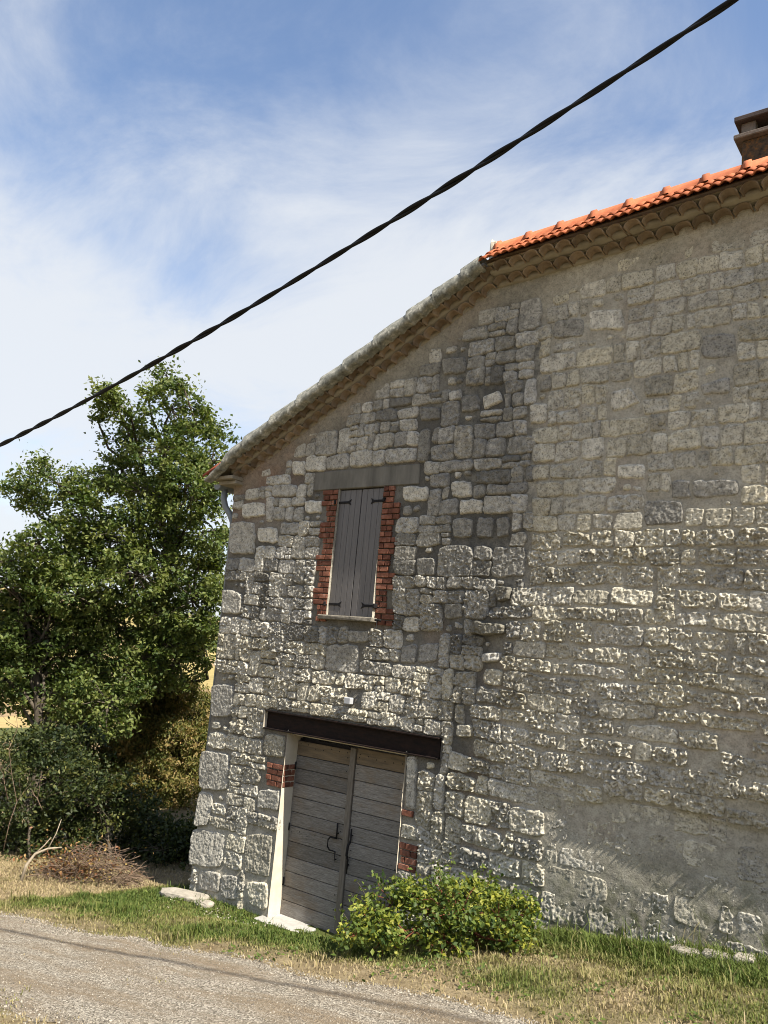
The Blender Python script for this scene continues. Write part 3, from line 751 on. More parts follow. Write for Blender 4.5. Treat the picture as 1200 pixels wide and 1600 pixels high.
# ------------------------------------------------------------------ window
bm = boxm(1.52, 3.36, -0.002, 0.12, 5.752, 6.025, 0.010)
wlin = bmo('window_lintel', bm, CONCRETE, house, (2.4, 0, 5.8))
rv = Bag()
for (p, q) in (((2.003, 3.95), (2.003, 5.76)), ((2.797, 3.95), (2.797, 5.76))):
    V, F = quadstrip(p, q, -0.006, 0.12); mk('window_reveal', V, F, MORTAR, house, None, True)
box('window_sill', 1.905, 2.85, -0.075, 0.12, 3.925, 3.985, SILL, house, 0.010, 0.005)
WY = 0.035
for x0, x1, left in ((2.006, 2.392, True), (2.402, 2.793, False)):
    s_ = empty('shutter', (x0, WY, 3.99)); s_.parent = house
    n = 4; wd = (x1 - x0) / n
    for q in range(n):
        box('plank', x0 + q * wd + 0.0012, x0 + (q + 1) * wd - 0.0012, WY, WY + 0.026, 3.992, 5.735, PAINT, s_, 0.004)
    box('rail', x0 + 0.01, x1 - 0.01, WY + 0.027, WY + 0.05, 4.1, 5.6, PAINT, s_)
    for zc in (5.56, 4.14):
        hx = x0 - 0.035 if left else x1 + 0.035; sg = 1 if left else -1
        pts = [(0, -0.016), (0.20, -0.016), (0.255, -0.042), (0.235, 0.0), (0.255, 0.042), (0.20, 0.016), (0, 0.016)]
        bm = bmesh.new()
        f = bm.faces.new([bm.verts.new((hx + sg * a, WY - 0.009, zc + b)) for a, b in pts])
        r = bmesh.ops.extrude_face_region(bm, geom=[f])
        for v in r['geom']:
            if isinstance(v, bmesh.types.BMVert): v.co.y += 0.007
        bmo('hinge', bm, IRON, s_, (hx, WY, zc))
        bm = boxm(hx - 0.02, hx + 0.012, -0.03, WY + 0.01, zc - 0.03, zc + 0.03, 0.006); bmo('hinge_pin', bm, IRON, s_, (hx, WY, zc))
hb = Bag(); hb.tube([(2.93, 0.02, 3.95), (2.93, -0.06, 3.95), (2.93, -0.06, 3.80)], 0.011, 5); hb.tube([(2.89, -0.055, 3.955), (2.985, -0.055, 3.955)], 0.014, 5)
V, F = hb.out(); mk('shutter_stop', V, F, IRON, house, None, True)

# wall lamp over the door
lamp = empty('wall_lamp', (2.575, 0.0, 2.88))
tag(lamp, 'small white box lamp on the stone wall above the door beam', 'lamp')
ly = float(recess(2.575, 2.9))
box('lamp_housing', 2.515, 2.625, ly - 0.10, ly - 0.03, 2.855, 2.94, WHITE, lamp, 0.008)
box('mounting_plate', 2.535, 2.605, ly - 0.03, ly + 0.03, 2.86, 2.935, IRON, lamp)

# ------------------------------------------------------------------ cornice of half-round tiles
AL = math.atan(0.512); BE = math.atan(0.055)
def frame(x0, z0, ang):
    c, s = math.cos(ang), math.sin(ang)
    Mx = np.eye(4); Mx[:3, 0] = (c, 0, s); Mx[:3, 1] = (0, 1, 0); Mx[:3, 2] = (-s, 0, c); Mx[:3, 3] = (x0, 0, z0); return Mx
def tile_mesh(name, r0, r1, hgt, ln, th, mat, n=8):
    a = np.linspace(0, math.pi, n + 1); V = []
    for (yy, r) in ((0, r0), (ln, r1)):
        for q in (0, th):
            V.append(np.stack([-(r - q) * np.cos(a), np.full(n + 1, yy), hgt / r0 * (r - q) * np.sin(a)], -1))
    V = np.concatenate(V); k = n + 1; F = []
    for q in range(n):
        F += [(q, q + 1, 2 * k + q + 1, 2 * k + q), (k + q + 1, k + q, 3 * k + q, 3 * k + q + 1), (q + 1, q, k + q, k + q + 1), (2 * k + q, 2 * k + q + 1, 3 * k + q + 1, 3 * k + q)]
    F += [(0, 2 * k, 3 * k, k), (n, k + n, 3 * k + n, 2 * k + n)]
    return mesh(name, V, np.array(F), mat, None, False)
CT = tile_mesh('cornice_tile', 0.096, 0.086, 0.082, 0.42, 0.014, TERRA_OLD)
BED = m_plain('cornice_mortar', (0.20, 0.175, 0.135), (0.32, 0.285, 0.225), 5, 0.95, 0.1, 0.004, 50)
cb_ = Bag()
def strip(fr, s0, s1, y0, y1, n0, n1, seed=0, amp=0.008):
    m = max(2, int((s1 - s0) / 0.04)); s = np.linspace(s0, s1, m)
    prof = [(y1, n0), (y0, n0), (y0, n1), (y1, n1)]; V = []
    for (yy, nn) in prof:
        V.append(np.stack([s, yy + amp * 2 * (fbm(s * 6, s * 0 + yy * 9 + nn * 31, 120 + seed, 3) - 0.5), nn + amp * 2 * (fbm(s * 7, s * 0 + nn * 17 + 5, 130 + seed, 3) - 0.5)], -1))
    V = np.concatenate(V); V = V @ fr[:3, :3].T + fr[:3, 3]; F = []
    i = np.arange(m - 1)
    for a in range(4):
        b = (a + 1) % 4; F.append(np.stack([a * m + i, a * m + i + 1, b * m + i + 1, b * m + i], -1))
    F.append(np.array([[0, m, 2 * m, 3 * m], [m - 1, 4 * m - 1, 3 * m - 1, 2 * m - 1]]))
    return V, np.concatenate(F)
FR1 = frame(0, 6.03, AL); FR2 = frame(4.3, 8.27, BE)
L1 = 4.44 / math.cos(AL); L2 = (XR - 4.3)
corn = empty('cornice', (0, 0, 6.05)); corn.parent = house; WL[corn.name] = np.array([0, 0, 6.05])
def cornice(fr, s0, s1, sp, ph, rws):
    for row, (n0, yf) in enumerate(rws):
        s = s0 + ph * row * sp * 0.5
        while s < s1:
            loc = fr[:3, :3] @ np.array([s, yf + rnd.uniform(-0.018, 0.018), n0 + rnd.uniform(-0.006, 0.006)]) + fr[:3, 3]
            Mx = fr.copy(); tw = rnd.uniform(-0.06, 0.06); c, q = math.cos(tw), math.sin(tw)
            Mx[:3, :3] = fr[:3, :3] @ np.array([[c, -q, 0], [q, c, 0], [0, 0, 1]]); Mx[:3, 3] = loc
            inst('cornice_tile', CT, Mx, corn); s += sp * rnd.uniform(0.97, 1.03)
        V, F = strip(fr, s0 - 0.1, s1, yf + 0.125, 0.10, n0 - 0.004, n0 + 0.075, row, 0.010); cb_.add(V, F)
        V, F = strip(fr, s0 - 0.1, s1, yf + 0.035, 0.10, n0 + 0.081, n0 + 0.097, row + 5, 0.006); cb_.add(V, F)
cornice(FR1, 0.02, L1 - 0.05, 0.192, 1, ((0.0, -0.135), (0.098, -0.275))); cornice(FR2, 0.16, L2, 0.205, 1, ((0.0, -0.17), (0.098, -0.355)))
V, F = cb_.out(); mk('cornice_bed', V, F, BED, corn, None, False)
# corner brick steps under the rake foot
for k, (xa, z0, z1, ya) in enumerate(((-0.36, 5.99, 6.045, -0.16), (-0.47, 6.055, 6.11, -0.24))):
    box('corner_course', xa, 0.02, ya, 0.3, z0 - 0.08, z1 - 0.08, BED, corn, 0.008, 0.006)

# lichened cement verge with stepped tile humps
n = 640; s = np.linspace(-0.42, L1 - 0.06, n)
step = (s / 0.52 + 0.12 * np.sin(s * 3)) % 1.0
hump = 0.055 * (1 - step) * smooth(0.0, 0.03, step) + 0.010 * (fbm(s * 14, s * 0, 141, 3) - 0.5)
sag = 0.16 * smooth(0.25, -0.42, s)
arch = 0.022 * np.abs(np.sin((s - 0.1) / 0.192 * math.pi)) ** 0.7
yj = 0.016 * (fbm(s * 5, s * 0 + 4, 142, 3) - 0.5)
prof = [(-0.265, 0.135 + arch), (-0.375, 0.135 + arch), (-0.405, 0.155 + arch * 0.8), (-0.405, 0.225 + hump * 0.25), (-0.30, 0.355 + hump * 0.8), (-0.19, 0.435 + hump), (-0.08, 0.46 + hump), (0.35, 0.45 + hump)]
V = []
for k, (yy, nn) in enumerate(prof):
    jj = 0.024 * (fbm(s * 22, s * 0 + k * 2.3, 143, 4, 0.65) - 0.5)
    V.append(np.stack([s, yy + yj + jj * 0.7, nn - sag * (nn / 0.34) + (jj if k in (2, 3, 4) else 0.4 * jj)], -1))
m = len(prof); V = np.concatenate(V) @ FR1[:3, :3].T + FR1[:3, 3]; i, j = np.meshgrid(np.arange(m - 1), np.arange(n - 1), indexing='ij')
F = np.stack([i * n + j, i * n + j + 1, (i + 1) * n + j + 1, (i + 1) * n + j], -1).reshape(-1, 4)
mk('verge_mortar', V, F, VERGE, house, None, False)
V, F = strip(FR1, -0.40, L1 - 0.05, -0.285, 0.4, 0.192, 0.26, 9, 0.004); mk('verge_board', V, F, BED, house)
# red tile tip at the rake foot
tm = tile_mesh('eaves_tile', 0.10, 0.085, 0.085, 0.42, 0.014, m_plain('red_tile', (0.20, 0.045, 0.025), (0.32, 0.085, 0.045), 9, 0.85, 0.2, 0.002, 60))
for k, yy in enumerate((-0.20, 0.02, 0.24)):
    c, s_ = math.cos(AL), math.sin(AL); Mx = np.eye(4)
    Mx[:3, 0] = (0, 1, 0); Mx[:3, 1] = (c, 0, s_); Mx[:3, 2] = (-s_ * -1 * -1, 0, c); Mx[:3, 3] = (-0.60, yy, 6.02)
    Mx[:3, 2] = np.cross(Mx[:3, 0], Mx[:3, 1]) * -1
    if np.linalg.det(Mx[:3, :3]) < 0: Mx[:3, 0] *= -1
    inst('eaves_tile', tm, Mx, house)
# gutter and downpipe on the far eave
gb = Bag()
th = np.linspace(math.pi, 2 * math.pi, 9); yy = np.linspace(-0.12, 6.0, 6)
T, Y_ = np.meshgrid(th, yy, indexing='ij'); V = np.stack([-0.44 + 0.085 * np.cos(T), Y_, 5.93 + 0.085 * np.sin(T)], -1).reshape(-1, 3)
i, j = np.meshgrid(np.arange(8), np.arange(5), indexing='ij'); F = np.stack([i * 6 + j, i * 6 + j + 1, (i + 1) * 6 + j + 1, (i + 1) * 6 + j], -1).reshape(-1, 4)
gb.add(V, F); q = np.array([[-0.44 + 0.085 * math.cos(t), -0.12, 5.93 + 0.085 * math.sin(t)] for t in th]); gb.add(np.vstack([q, [[-0.44, -0.12, 5.93]]]), None, np.array([[9, k, k + 1] for k in range(8)]))
V, F = gb.out(); mk('gutter', V, F, ZINC, house, None, True)
gb = Bag(); gb.tube([(-0.42, 0.03, 5.88), (-0.42, 0.03, 5.72), (-0.38, 0.05, 5.60), (-0.30, 0.10, 5.48), (-0.25, 0.13, 5.36), (-0.25, 0.15, 5.2), (-0.12, 0.15, 0.0)], 0.05, 10)
V, F = gb.out(); mk('downpipe', V, F, ZINC, house, None, True)

# ------------------------------------------------------------------ roof
roof = empty('roof', (4.3, 0, 8.5)); roof.parent = house; WL[roof.name] = np.array([4.3, 0, 8.5])
def ztop2(x): return 8.27 + 0.055 * (x - 4.3)
# underlay: front slip, back slope and the long left slope
EY, EZ, RY0, RZ0 = -0.43, 0.165, -0.02, 0.50
sl = math.atan2(RZ0 - EZ, RY0 - EY); SLN = math.hypot(RZ0 - EZ, RY0 - EY)
ub = Bag()
for (a, b) in ((4.32, XR),):
    P = lambda x, y, dz: [x, y, ztop2(x) + dz]
    V = np.array([P(a, EY + 0.12, EZ + 0.075), P(b, EY + 0.12, EZ + 0.075), P(b, RY0, RZ0 - 0.03), P(a, RY0, RZ0 - 0.03), P(b, 6.0, -1.6), P(a, 6.0, -1.6), P(a, -0.1, 0.215), P(b, -0.1, 0.215)])
    ub.add(V, np.array([[0, 1, 2, 3], [3, 2, 4, 5], [6, 7, 1, 0]]), np.array([[0, 3, 6], [3, 5, 6]]))
V = np.array([[-0.5, 0.3, 6.03 - 0.5 * 0.512 + 0.26], [4.32, 0.3, 6.03 + 4.32 * 0.512 + 0.30], [4.32, 6, 6.03 + 4.32 * 0.512 + 0.30], [-0.5, 6, 6.03 - 0.5 * 0.512 + 0.26]]); ub.add(V, np.array([[0, 1, 2, 3]]))
V, F = ub.out(); mk('roof_deck', V, F, TERRA_OLD, roof)
# double-roll tile
PT = 0.212
def roll(x):
    u = (x / PT * 2) % 1.0; return 0.034 * np.maximum(0, np.sin(u * math.pi)) ** 0.8
xx = np.linspace(0, PT + 0.012, 17); ln = 0.27; V = []
for (yy, dz) in ((0, 0.0), (0, -0.013), (ln, -0.0), (ln, -0.013)):
    V.append(np.stack([xx, np.full(17, yy), roll(xx) + dz + (0.014 if yy == 0 else 0)], -1))
V = np.concatenate(V); F = []
for q in range(16): F += [(q, q + 1, 34 + q + 1, 34 + q), (q + 1, q, 17 + q, 17 + q + 1), (17 + q + 1, 17 + q, 51 + q, 51 + q + 1)]
F += [(0, 34, 51, 17), (16, 33, 67, 50)]
RT = mesh('roof_tile', V, np.array(F), TERRA_NEW)
for course in range(2):
    x = 4.30
    while x < XR - 0.2:
        c, s_ = math.cos(sl + rnd.uniform(-0.015, 0.015)), math.sin(sl); b = BE
        ax_ = np.array([1, 0, 0.055]); ax_ /= np.linalg.norm(ax_); ay_ = np.array([0, c, s_]); an = np.cross(ax_, ay_); ay_ = np.cross(an, ax_)
        o_ = np.array([x, EY, ztop2(x) + EZ]) + ay_ * (course * 0.215 + rnd.uniform(-0.006, 0.006)) + an * (course * 0.010 + 0.014)
        Mx = np.eye(4); Mx[:3, 0] = ax_; Mx[:3, 1] = ay_; Mx[:3, 2] = an; Mx[:3, 3] = o_
        inst('roof_tile', RT, Mx, roof); x += PT
# angular ridge caps with a raised collar
def ridge_mesh():
    pr = np.array([(-0.115, -0.075), (-0.105, -0.03), (-0.055, 0.040), (0.055, 0.040), (0.105, -0.03), (0.115, -0.075)])
    V = []; secs = [(0, 1.13, 0.018), (0.075, 1.13, 0.018), (0.076, 1.0, 0.0), (0.47, 0.97, -0.002)]
    for (xs_, sc_, up) in secs: V.append(np.stack([np.full(6, xs_), pr[:, 0] * sc_, pr[:, 1] * sc_ + up], -1))
    V = np.concatenate(V); F = []
    for a in range(3):
        for q in range(5): F.append((a * 6 + q, (a + 1) * 6 + q, (a + 1) * 6 + q + 1, a * 6 + q + 1))
    F4 = np.array(F); caps = [(0, 1, 2, 3), (0, 3, 4, 5)]
    return mesh('ridge_tile', V, np.vstack([F4, np.array(caps)]), TERRA_NEW)
RM = ridge_mesh(); x = 4.30
while x < XR:
    Mx = np.eye(4); ang = BE + rnd.uniform(-0.006, 0.006); Mx[:3, 0] = (math.cos(ang), 0, math.sin(ang)); Mx[:3, 2] = (-math.sin(ang), 0, math.cos(ang))
    Mx[:3, 3] = (x, RY0 + 0.03, ztop2(x) + RZ0 + 0.075)
    inst('ridge_tile', RM, Mx, roof); x += 0.43
# bedding lump closing the ridge end
box('ridge_end_mortar', 4.22, 4.32, -0.10, 0.12, 8.60, 8.93, RENDER, roof, 0.03, 0.015)
# lower tiles of the back slope edge seen only from afar: plain deck stays

# chimney
chx0, chx1, chy0, chy1 = 7.06, 7.86, 0.75, 1.40
ch = empty('chimney', (7.4, 1.0, 8.4)); ch.parent = house; WL[ch.name] = np.array([7.4, 1.0, 8.4])
bm = boxm(chx0, chx1, chy0, chy1, 8.0, 9.90, 0.015)
for v in bm.verts:
    if v.co.z > 9.5: v.co.x = 7.46 + (v.co.x - 7.46) * 0.93; v.co.y = 1.07 + (v.co.y - 1.07) * 0.93
bmo('stack', bm, CHIM, ch, (7.4, 1.0, 8.4))
CS = m_plain('chimney_slab', (0.10, 0.085, 0.075), (0.20, 0.165, 0.14), 8, 0.9, 0.15, 0.004, 50)
box('lower_slab', chx0 - 0.05, chx1 + 0.05, chy0 - 0.05, chy1 + 0.05, 9.901, 9.955, CS, ch, 0.008, 0.004)
for a in (0, 1):
    for b in (0, 1):
        xa = chx0 + 0.02 + a * (chx1 - chx0 - 0.20); ya = chy0 + 0.02 + b * (chy1 - chy0 - 0.16)
        box('post', xa, xa + 0.16, ya, ya + 0.12, 9.956, 10.125, CS, ch, 0.006)
box('top_slab', chx0 - 0.05, chx1 + 0.05, chy0 - 0.05, chy1 + 0.05, 10.126, 10.195, m_plain('dark_slab', (0.045, 0.035, 0.033), (0.09, 0.07, 0.065), 8, 0.9, 0.15, 0.003, 50), ch, 0.008, 0.004)

# the other walls of the house
SIDE = m_plain('side_wall_stone', (0.22, 0.20, 0.165), (0.40, 0.37, 0.30), 4, 0.95, 0.1, 0.01, 20)
V = np.array([[0, 0.03, -0.7], [0, 6, -0.7], [-0.19, 6, 6.0], [-0.19, 0.03, 6.0]]); mk('side_wall', V, np.array([[0, 3, 2, 1]]), SIDE, house)
V = np.array([[XR, 0.02, -0.7], [XR, 6, -0.7], [XR, 6, 6.9], [XR, 0.02, 8.7]]); mk('side_wall', V, np.array([[0, 1, 2, 3]]), SIDE, house)
V = np.array([[0, 6, -0.7], [XR, 6, -0.7], [XR, 6, 7.0], [4.3, 6, 8.3], [-0.19, 6, 6.0]]); me = bpy.data.meshes.new('back_wall'); me.from_pydata(V.tolist(), [], [(0, 1, 2, 3, 4)]); me.materials.append(SIDE)
link(bpy.data.objects.new('back_wall', me), (0, 0, 0), house)

# ------------------------------------------------------------------ vegetation
def unit(v): return v / (np.linalg.norm(v, axis=-1, keepdims=True) + 1e-9)
def leaves(C, size, rng, up=0.5, aspect=0.55, droop=0.2, fold=0.22):
    """diamond leaves folded along the midrib: 4 verts, 2 tris each"""
    n = len(C); size = np.broadcast_to(size, (n,))
    nrm = unit(rng.normal(size=(n, 3)) + np.array([0, 0, up * 2]))
    ax_ = unit(np.cross(nrm, rng.normal(size=(n, 3)))); ax_[:, 2] -= droop; ax_ = unit(ax_); sd_ = unit(np.cross(nrm, ax_))
    L_ = size[:, None]
    b = C - ax_ * L_ * 0.5; t = C + ax_ * L_ * 0.5; l = C + sd_ * L_ * aspect * 0.5 + nrm * L_ * fold * 0.5; r = C - sd_ * L_ * aspect * 0.5 + nrm * L_ * fold * 0.5
    V = np.stack([b, r, t, l], 1).reshape(-1, 3); k = np.arange(n)[:, None] * 4
    return V, np.concatenate([k + np.array([[0, 1, 2]]), k + np.array([[0, 2, 3]])])
def blob_points(n, rng, inner=0.35):
    d = unit(rng.normal(size=(n, 3))); r = (inner + (1 - inner) * rng.random(n)) ** 0.6; return d * r[:, None]
def foliage(lobes, rng, dens, per, leaf, crad, squash=0.9, inner=0.3, tint0=0.45, tv=0.22, **kw):
    """lobes: (centre, radius). leaf clusters through each lobe's volume"""
    Vs, Fs, Ts, twigs = [], [], [], []; n0 = 0
    for (c, r) in lobes:
        k = max(3, int(dens * r * r)); P = c + blob_points(k, rng, inner) * r * np.array([1, 1, squash])
        P = c + (P - c) * np.where(rng.random((len(P), 1)) < 0.14, 1.22, 1.0); P = P[fbm(P[:, 0] * 1.7 + P[:, 2], P[:, 1] * 1.7 - P[:, 2] * 1.3, 200, 2) > 0.37]
        for p in P:
            q = int(per * rng.uniform(0.5, 1.4)); cr = crad * rng.uniform(0.6, 1.3)
            C = p + rng.normal(size=(q, 3)) * cr * np.array([0.6, 0.6, 0.42])
            V, F = leaves(C, leaf * rng.uniform(0.65, 1.3, q), rng, **kw)
            tt_ = np.clip(tint0 + rng.normal() * tv * 0.8 + rng.normal(size=q) * tv * 0.7, 0, 1)
            Vs.append(V); Fs.append(F + n0); Ts.append(np.repeat(tt_, 4)); n0 += len(V); twigs.append((c, p))
    return np.concatenate(Vs), np.concatenate(Fs), np.concatenate(Ts), twigs
def limb(a, b, rng, n=5, bow=0.12):
    t = np.linspace(0, 1, n)[:, None]; L_ = np.linalg.norm(b - a); P = a + (b - a) * t
    off = rng.normal(size=(n, 3)) * bow * L_ * 0.4; off[0] = 0; off[-1] = 0; off[:, 2] += (np.sin(t[:, 0] * math.pi) * bow * L_ * 0.5); return P + off
LEAF_OAK = m_leaf('oak_leaf', (0.022, 0.043, 0.010), (0.072, 0.105, 0.024), (0.165, 0.185, 0.055), 0.28)
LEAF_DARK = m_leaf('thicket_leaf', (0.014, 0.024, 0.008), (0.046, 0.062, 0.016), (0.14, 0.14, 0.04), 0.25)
LEAF_DRY = m_leaf('dry_shrub_leaf', (0.045, 0.058, 0.014), (0.14, 0.14, 0.035), (0.26, 0.185, 0.075), 0.3)
LEAF_BUSH = m_leaf('bush_leaf', (0.030, 0.058, 0.014), (0.105, 0.145, 0.028), (0.27, 0.27, 0.04), 0.3)
def px_lobes(lst, dist, rng, sp):
    o = []
    for (x, y, r) in lst:
        d = dist + rng.uniform(-sp, sp); o.append((at(x, y, d), r * d / FPX))
    return o
def plant(name, base, trunk_top, lobes, rng, label, cat, leafmat, trunk_r, leafname='crown', twig_r=0.012, stem=BARK, group=None, twig_share=0.5, **kw):
    t = empty(name, base); tag(t, label, cat, group)
    V, F, T, tw = foliage(lobes, rng, **kw)
    mk(leafname, V, F, leafmat, t, {'tint': T}, False, base)
    b = Bag(); P = limb(np.array(base) - np.array([0, 0, 0.15]), np.array(trunk_top), rng, 8, 0.04)
    b.tube(P, np.linspace(trunk_r, trunk_r * 0.45, 8), 9)
    for (c, r) in lobes:
        k = int(np.clip((c[2] - base[2]) / max(trunk_top[2] - base[2], 0.1) * 7 - 2, 1, 6)); a = P[k]
        Q = limb(a, c, rng, 6, 0.10); b.tube(Q, np.linspace(trunk_r * 0.32, twig_r * 1.6, 6), 6)
    for (c, p) in tw:
        if rng.random() < twig_share: b.tube(limb(c, p, rng, 4, 0.12), np.linspace(twig_r * 1.2, twig_r * 0.4, 4), 4)
    V, F = b.out(); mk('trunk' if leafname == 'crown' else 'stems', V, F, stem, t, None, False, base)
    return t
rg_ = np.random.default_rng(3)
def gpos(x, y, dz=0.0): return np.array([x, y, float(ground(x, y)) + dz])
# tall oak behind the house corner
OAK_L = [(215,900,70),(120,930,60),(255,880,60),(150,1020,60),(170,1100,50),(120,1090,50),(100,900,44),(60,850,34),(262,590,20),(285,600,16),(268,640,48),(230,615,18),(160,612,24),(185,640,28),(150,650,16),(205,690,42),(255,705,62),(315,665,34),(348,680,20),(330,720,40),(300,770,60),(190,745,50),(240,780,60),(65,735,24),(30,765,30),(105,760,34),(130,800,48),(60,790,26),(335,830,44),(345,890,36),(335,930,34),(330,980,34),(345,850,30),(310,1020,40),(340,760,30),(280,850,62),(205,845,60),(150,880,56),(110,850,40),(300,940,56),(230,940,66),(170,970,56),(320,1010,40),(260,1040,58),(200,1050,50)]
base = at(240, 1280, 23.0); base[2] = float(ground(base[0], base[1]))
plant('oak_tree', base, at(262, 720, 20.2), px_lobes(OAK_L, 18.6, rg_, 1.0) + px_lobes([(265,1005,40),(225,1025,38),(315,985,32),(255,965,40)], 18.2, rg_, 0.3), rg_, 'tall leafy oak rising behind the house corner and below the cable', 'tree', LEAF_OAK, 0.17,
      dens=108, per=44, leaf=0.10, crad=0.19, tint0=0.64, tv=0.26, inner=0.2)
# lower tree at the left edge
T2 = [(15,915,60),(70,1000,60),(140,960,50),(90,920,44),(10,1060,50),(60,1090,44),(10,880,40),(45,900,44),(20,950,56),(75,960,54),(120,1000,48),(40,1010,50),(130,1060,40),(-40,930,60),(-50,1010,60),(95,1070,36),(165,1100,34)]
base = at(60, 1300, 19.0); base[2] = float(ground(base[0], base[1]))
plant('oak_tree', base, at(50, 990, 19.0), px_lobes(T2, 19.0, rg_, 0.9), rg_, 'lower spreading oak crown at the left edge beside the taller oak', 'tree', LEAF_OAK, 0.13,
      dens=108, per=44, leaf=0.10, crad=0.19, tint0=0.55, tv=0.24, inner=0.2)
# yellowing shrub by the corner
DS = [(205,1150,38),(195,1200,40),(200,1240,40),(255,1065,28),(295,1080,30),(320,1110,26),(215,1090,30),(250,1150,50),(280,1150,44),(240,1210,50),(285,1230,44),(315,1180,30),(210,1190,40),(268,1085,34),(235,1110,36),(290,1120,36),(310,1150,30),(225,1170,42),(275,1180,46),(305,1210,34),(215,1230,40),(265,1250,44),(300,1280,36),(235,1300,40),(285,1330,34)]
base = at(265, 1280, 20.6); base[2] = float(ground(base[0], base[1]))
plant('dry_shrub', base, at(265, 1200, 20.6), px_lobes(DS, 20.6, rg_, 0.35), rg_, 'yellow and brown drying shrub right beside the house corner', 'shrub', LEAF_DRY, 0.03, 'foliage', 0.008, TWIG,
      dens=170, per=46, leaf=0.098, crad=0.18, tint0=0.58, tv=0.34, inner=0.15, droop=0.7, up=0.1, aspect=0.4)
# olive hedge filling the gap below the oak crowns
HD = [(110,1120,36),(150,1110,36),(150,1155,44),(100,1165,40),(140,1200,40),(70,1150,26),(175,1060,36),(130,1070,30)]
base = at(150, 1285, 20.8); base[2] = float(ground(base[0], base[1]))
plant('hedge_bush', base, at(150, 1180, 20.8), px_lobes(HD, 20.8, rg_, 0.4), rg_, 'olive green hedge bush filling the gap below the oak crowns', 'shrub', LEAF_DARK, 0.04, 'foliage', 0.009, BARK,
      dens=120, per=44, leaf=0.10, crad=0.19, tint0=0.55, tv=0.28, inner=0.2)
# dark thicket
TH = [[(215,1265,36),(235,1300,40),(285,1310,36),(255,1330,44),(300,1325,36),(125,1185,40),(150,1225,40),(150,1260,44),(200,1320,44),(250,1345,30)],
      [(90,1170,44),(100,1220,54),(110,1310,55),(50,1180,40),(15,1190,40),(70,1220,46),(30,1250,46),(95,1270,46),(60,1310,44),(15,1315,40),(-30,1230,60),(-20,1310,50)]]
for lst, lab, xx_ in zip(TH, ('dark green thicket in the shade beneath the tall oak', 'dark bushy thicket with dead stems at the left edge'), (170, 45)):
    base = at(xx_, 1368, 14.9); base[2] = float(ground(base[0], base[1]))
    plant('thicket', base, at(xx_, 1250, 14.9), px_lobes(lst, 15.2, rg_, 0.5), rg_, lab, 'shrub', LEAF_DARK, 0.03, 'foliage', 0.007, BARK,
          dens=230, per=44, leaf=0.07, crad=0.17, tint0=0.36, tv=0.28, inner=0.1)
# pale dead stems in the left thicket
b = Bag(); base = at(20, 1345, 14.2); base[2] = float(ground(base[0], base[1]))
for (x0, y0, x1, y1) in ((5, 1330, 24, 1110), (12, 1250, -6, 1180), (66, 1265, 48, 1232)):
    P = limb(at(x0, y0, 14.25), at(x1, y1, 14.2 + rg_.uniform(-0.2, 0.2)), rg_, 7, 0.07); b.tube(P, np.linspace(0.007, 0.003, 7), 5)
    for _ in range(4):
        a = P[rg_.integers(2, 6)]; b.tube(limb(a, a + np.array([rg_.normal() * 0.18, rg_.normal() * 0.15, rg_.uniform(0.1, 0.4)]), rg_, 4, 0.1), np.linspace(0.004, 0.0015, 4), 4)
V, F = b.out(); t = empty('dead_shrub', base); tag(t, 'bare bleached dead stems standing in the thicket at the left edge', 'shrub'); mk('stems', V, F, TWIG, t)
# brushwood heap
base = at(140, 1374, 13.75); base[2] = float(ground(base[0], base[1])); hp = empty('brushwood_heap', base); tag(hp, 'heap of cut dry twigs lying in front of the dark thicket', 'brushwood')
b = Bag(); ux = np.array([0.80, 0.60, 0.0]); uy = np.array([-0.6, 0.8, 0.0])
for _ in range(420):
    u = rg_.uniform(-1, 1); hh = 0.44 * (1 - u * u) ** 0.7 * rg_.uniform(0.05, 1.0); c = base + ux * u * 0.72 + uy * rg_.normal() * 0.22 + np.array([0, 0, hh])
    th = rg_.uniform(0, 2 * math.pi); d = (ux * math.cos(th) + uy * math.sin(th) * 0.7 + np.array([0, 0, rg_.normal() * 0.45])); d /= np.linalg.norm(d); ln = rg_.uniform(0.15, 0.55)
    A, B = c - d * ln / 2, c + d * ln / 2; A[2] = max(A[2], base[2] + 0.01); B[2] = max(B[2], base[2] + 0.01)
    b.tube(limb(A, B, rg_, 4, 0.10), np.linspace(0.007, 0.002, 4) * rg_.uniform(0.5, 1.1), 4)
V, F = b.out(); mk('twigs', V, F, TWIG, hp, None, False, base)
C = base + np.stack([rg_.normal(size=900) * 0.34 - 0.22] * 3, -1) * ux + rg_.normal(size=(900, 1)) * 0.15 * uy; C[:, 2] = base[2] + np.abs(rg_.normal(size=900)) * 0.20 + 0.05
V, F = leaves(C, rg_.uniform(0.03, 0.07, 900), rg_); mk('dead_leaves', V, F, m_leaf('dead_leaf', (0.10, 0.045, 0.02), (0.22, 0.10, 0.045), (0.33, 0.25, 0.08), 0.2), hp, {'tint': np.repeat(rg_.random(900), 4)}, False, base)
base = at(38, 1374, 13.6); b = Bag()
b.tube([at(x, y, 13.6) for x, y in ((33, 1376), (41, 1352), (55, 1334), (75, 1326), (97, 1324))], [0.026, 0.024, 0.02, 0.015, 0.008], 6); b.tube([at(x, y, 13.6) for x, y in ((55, 1334), (70, 1320), (80, 1308))], [0.014, 0.01, 0.005], 5); b.tube([at(x, y, 13.6) for x, y in ((75, 1326), (88, 1302), (96, 1280))], [0.01, 0.008, 0.004], 5)
V, F = b.out(); o = mk('dead_branch', V, F, PALEWOOD, None, None, True, base); tag(o, 'arched bleached dead branch leaning left of the brushwood heap', 'branch')

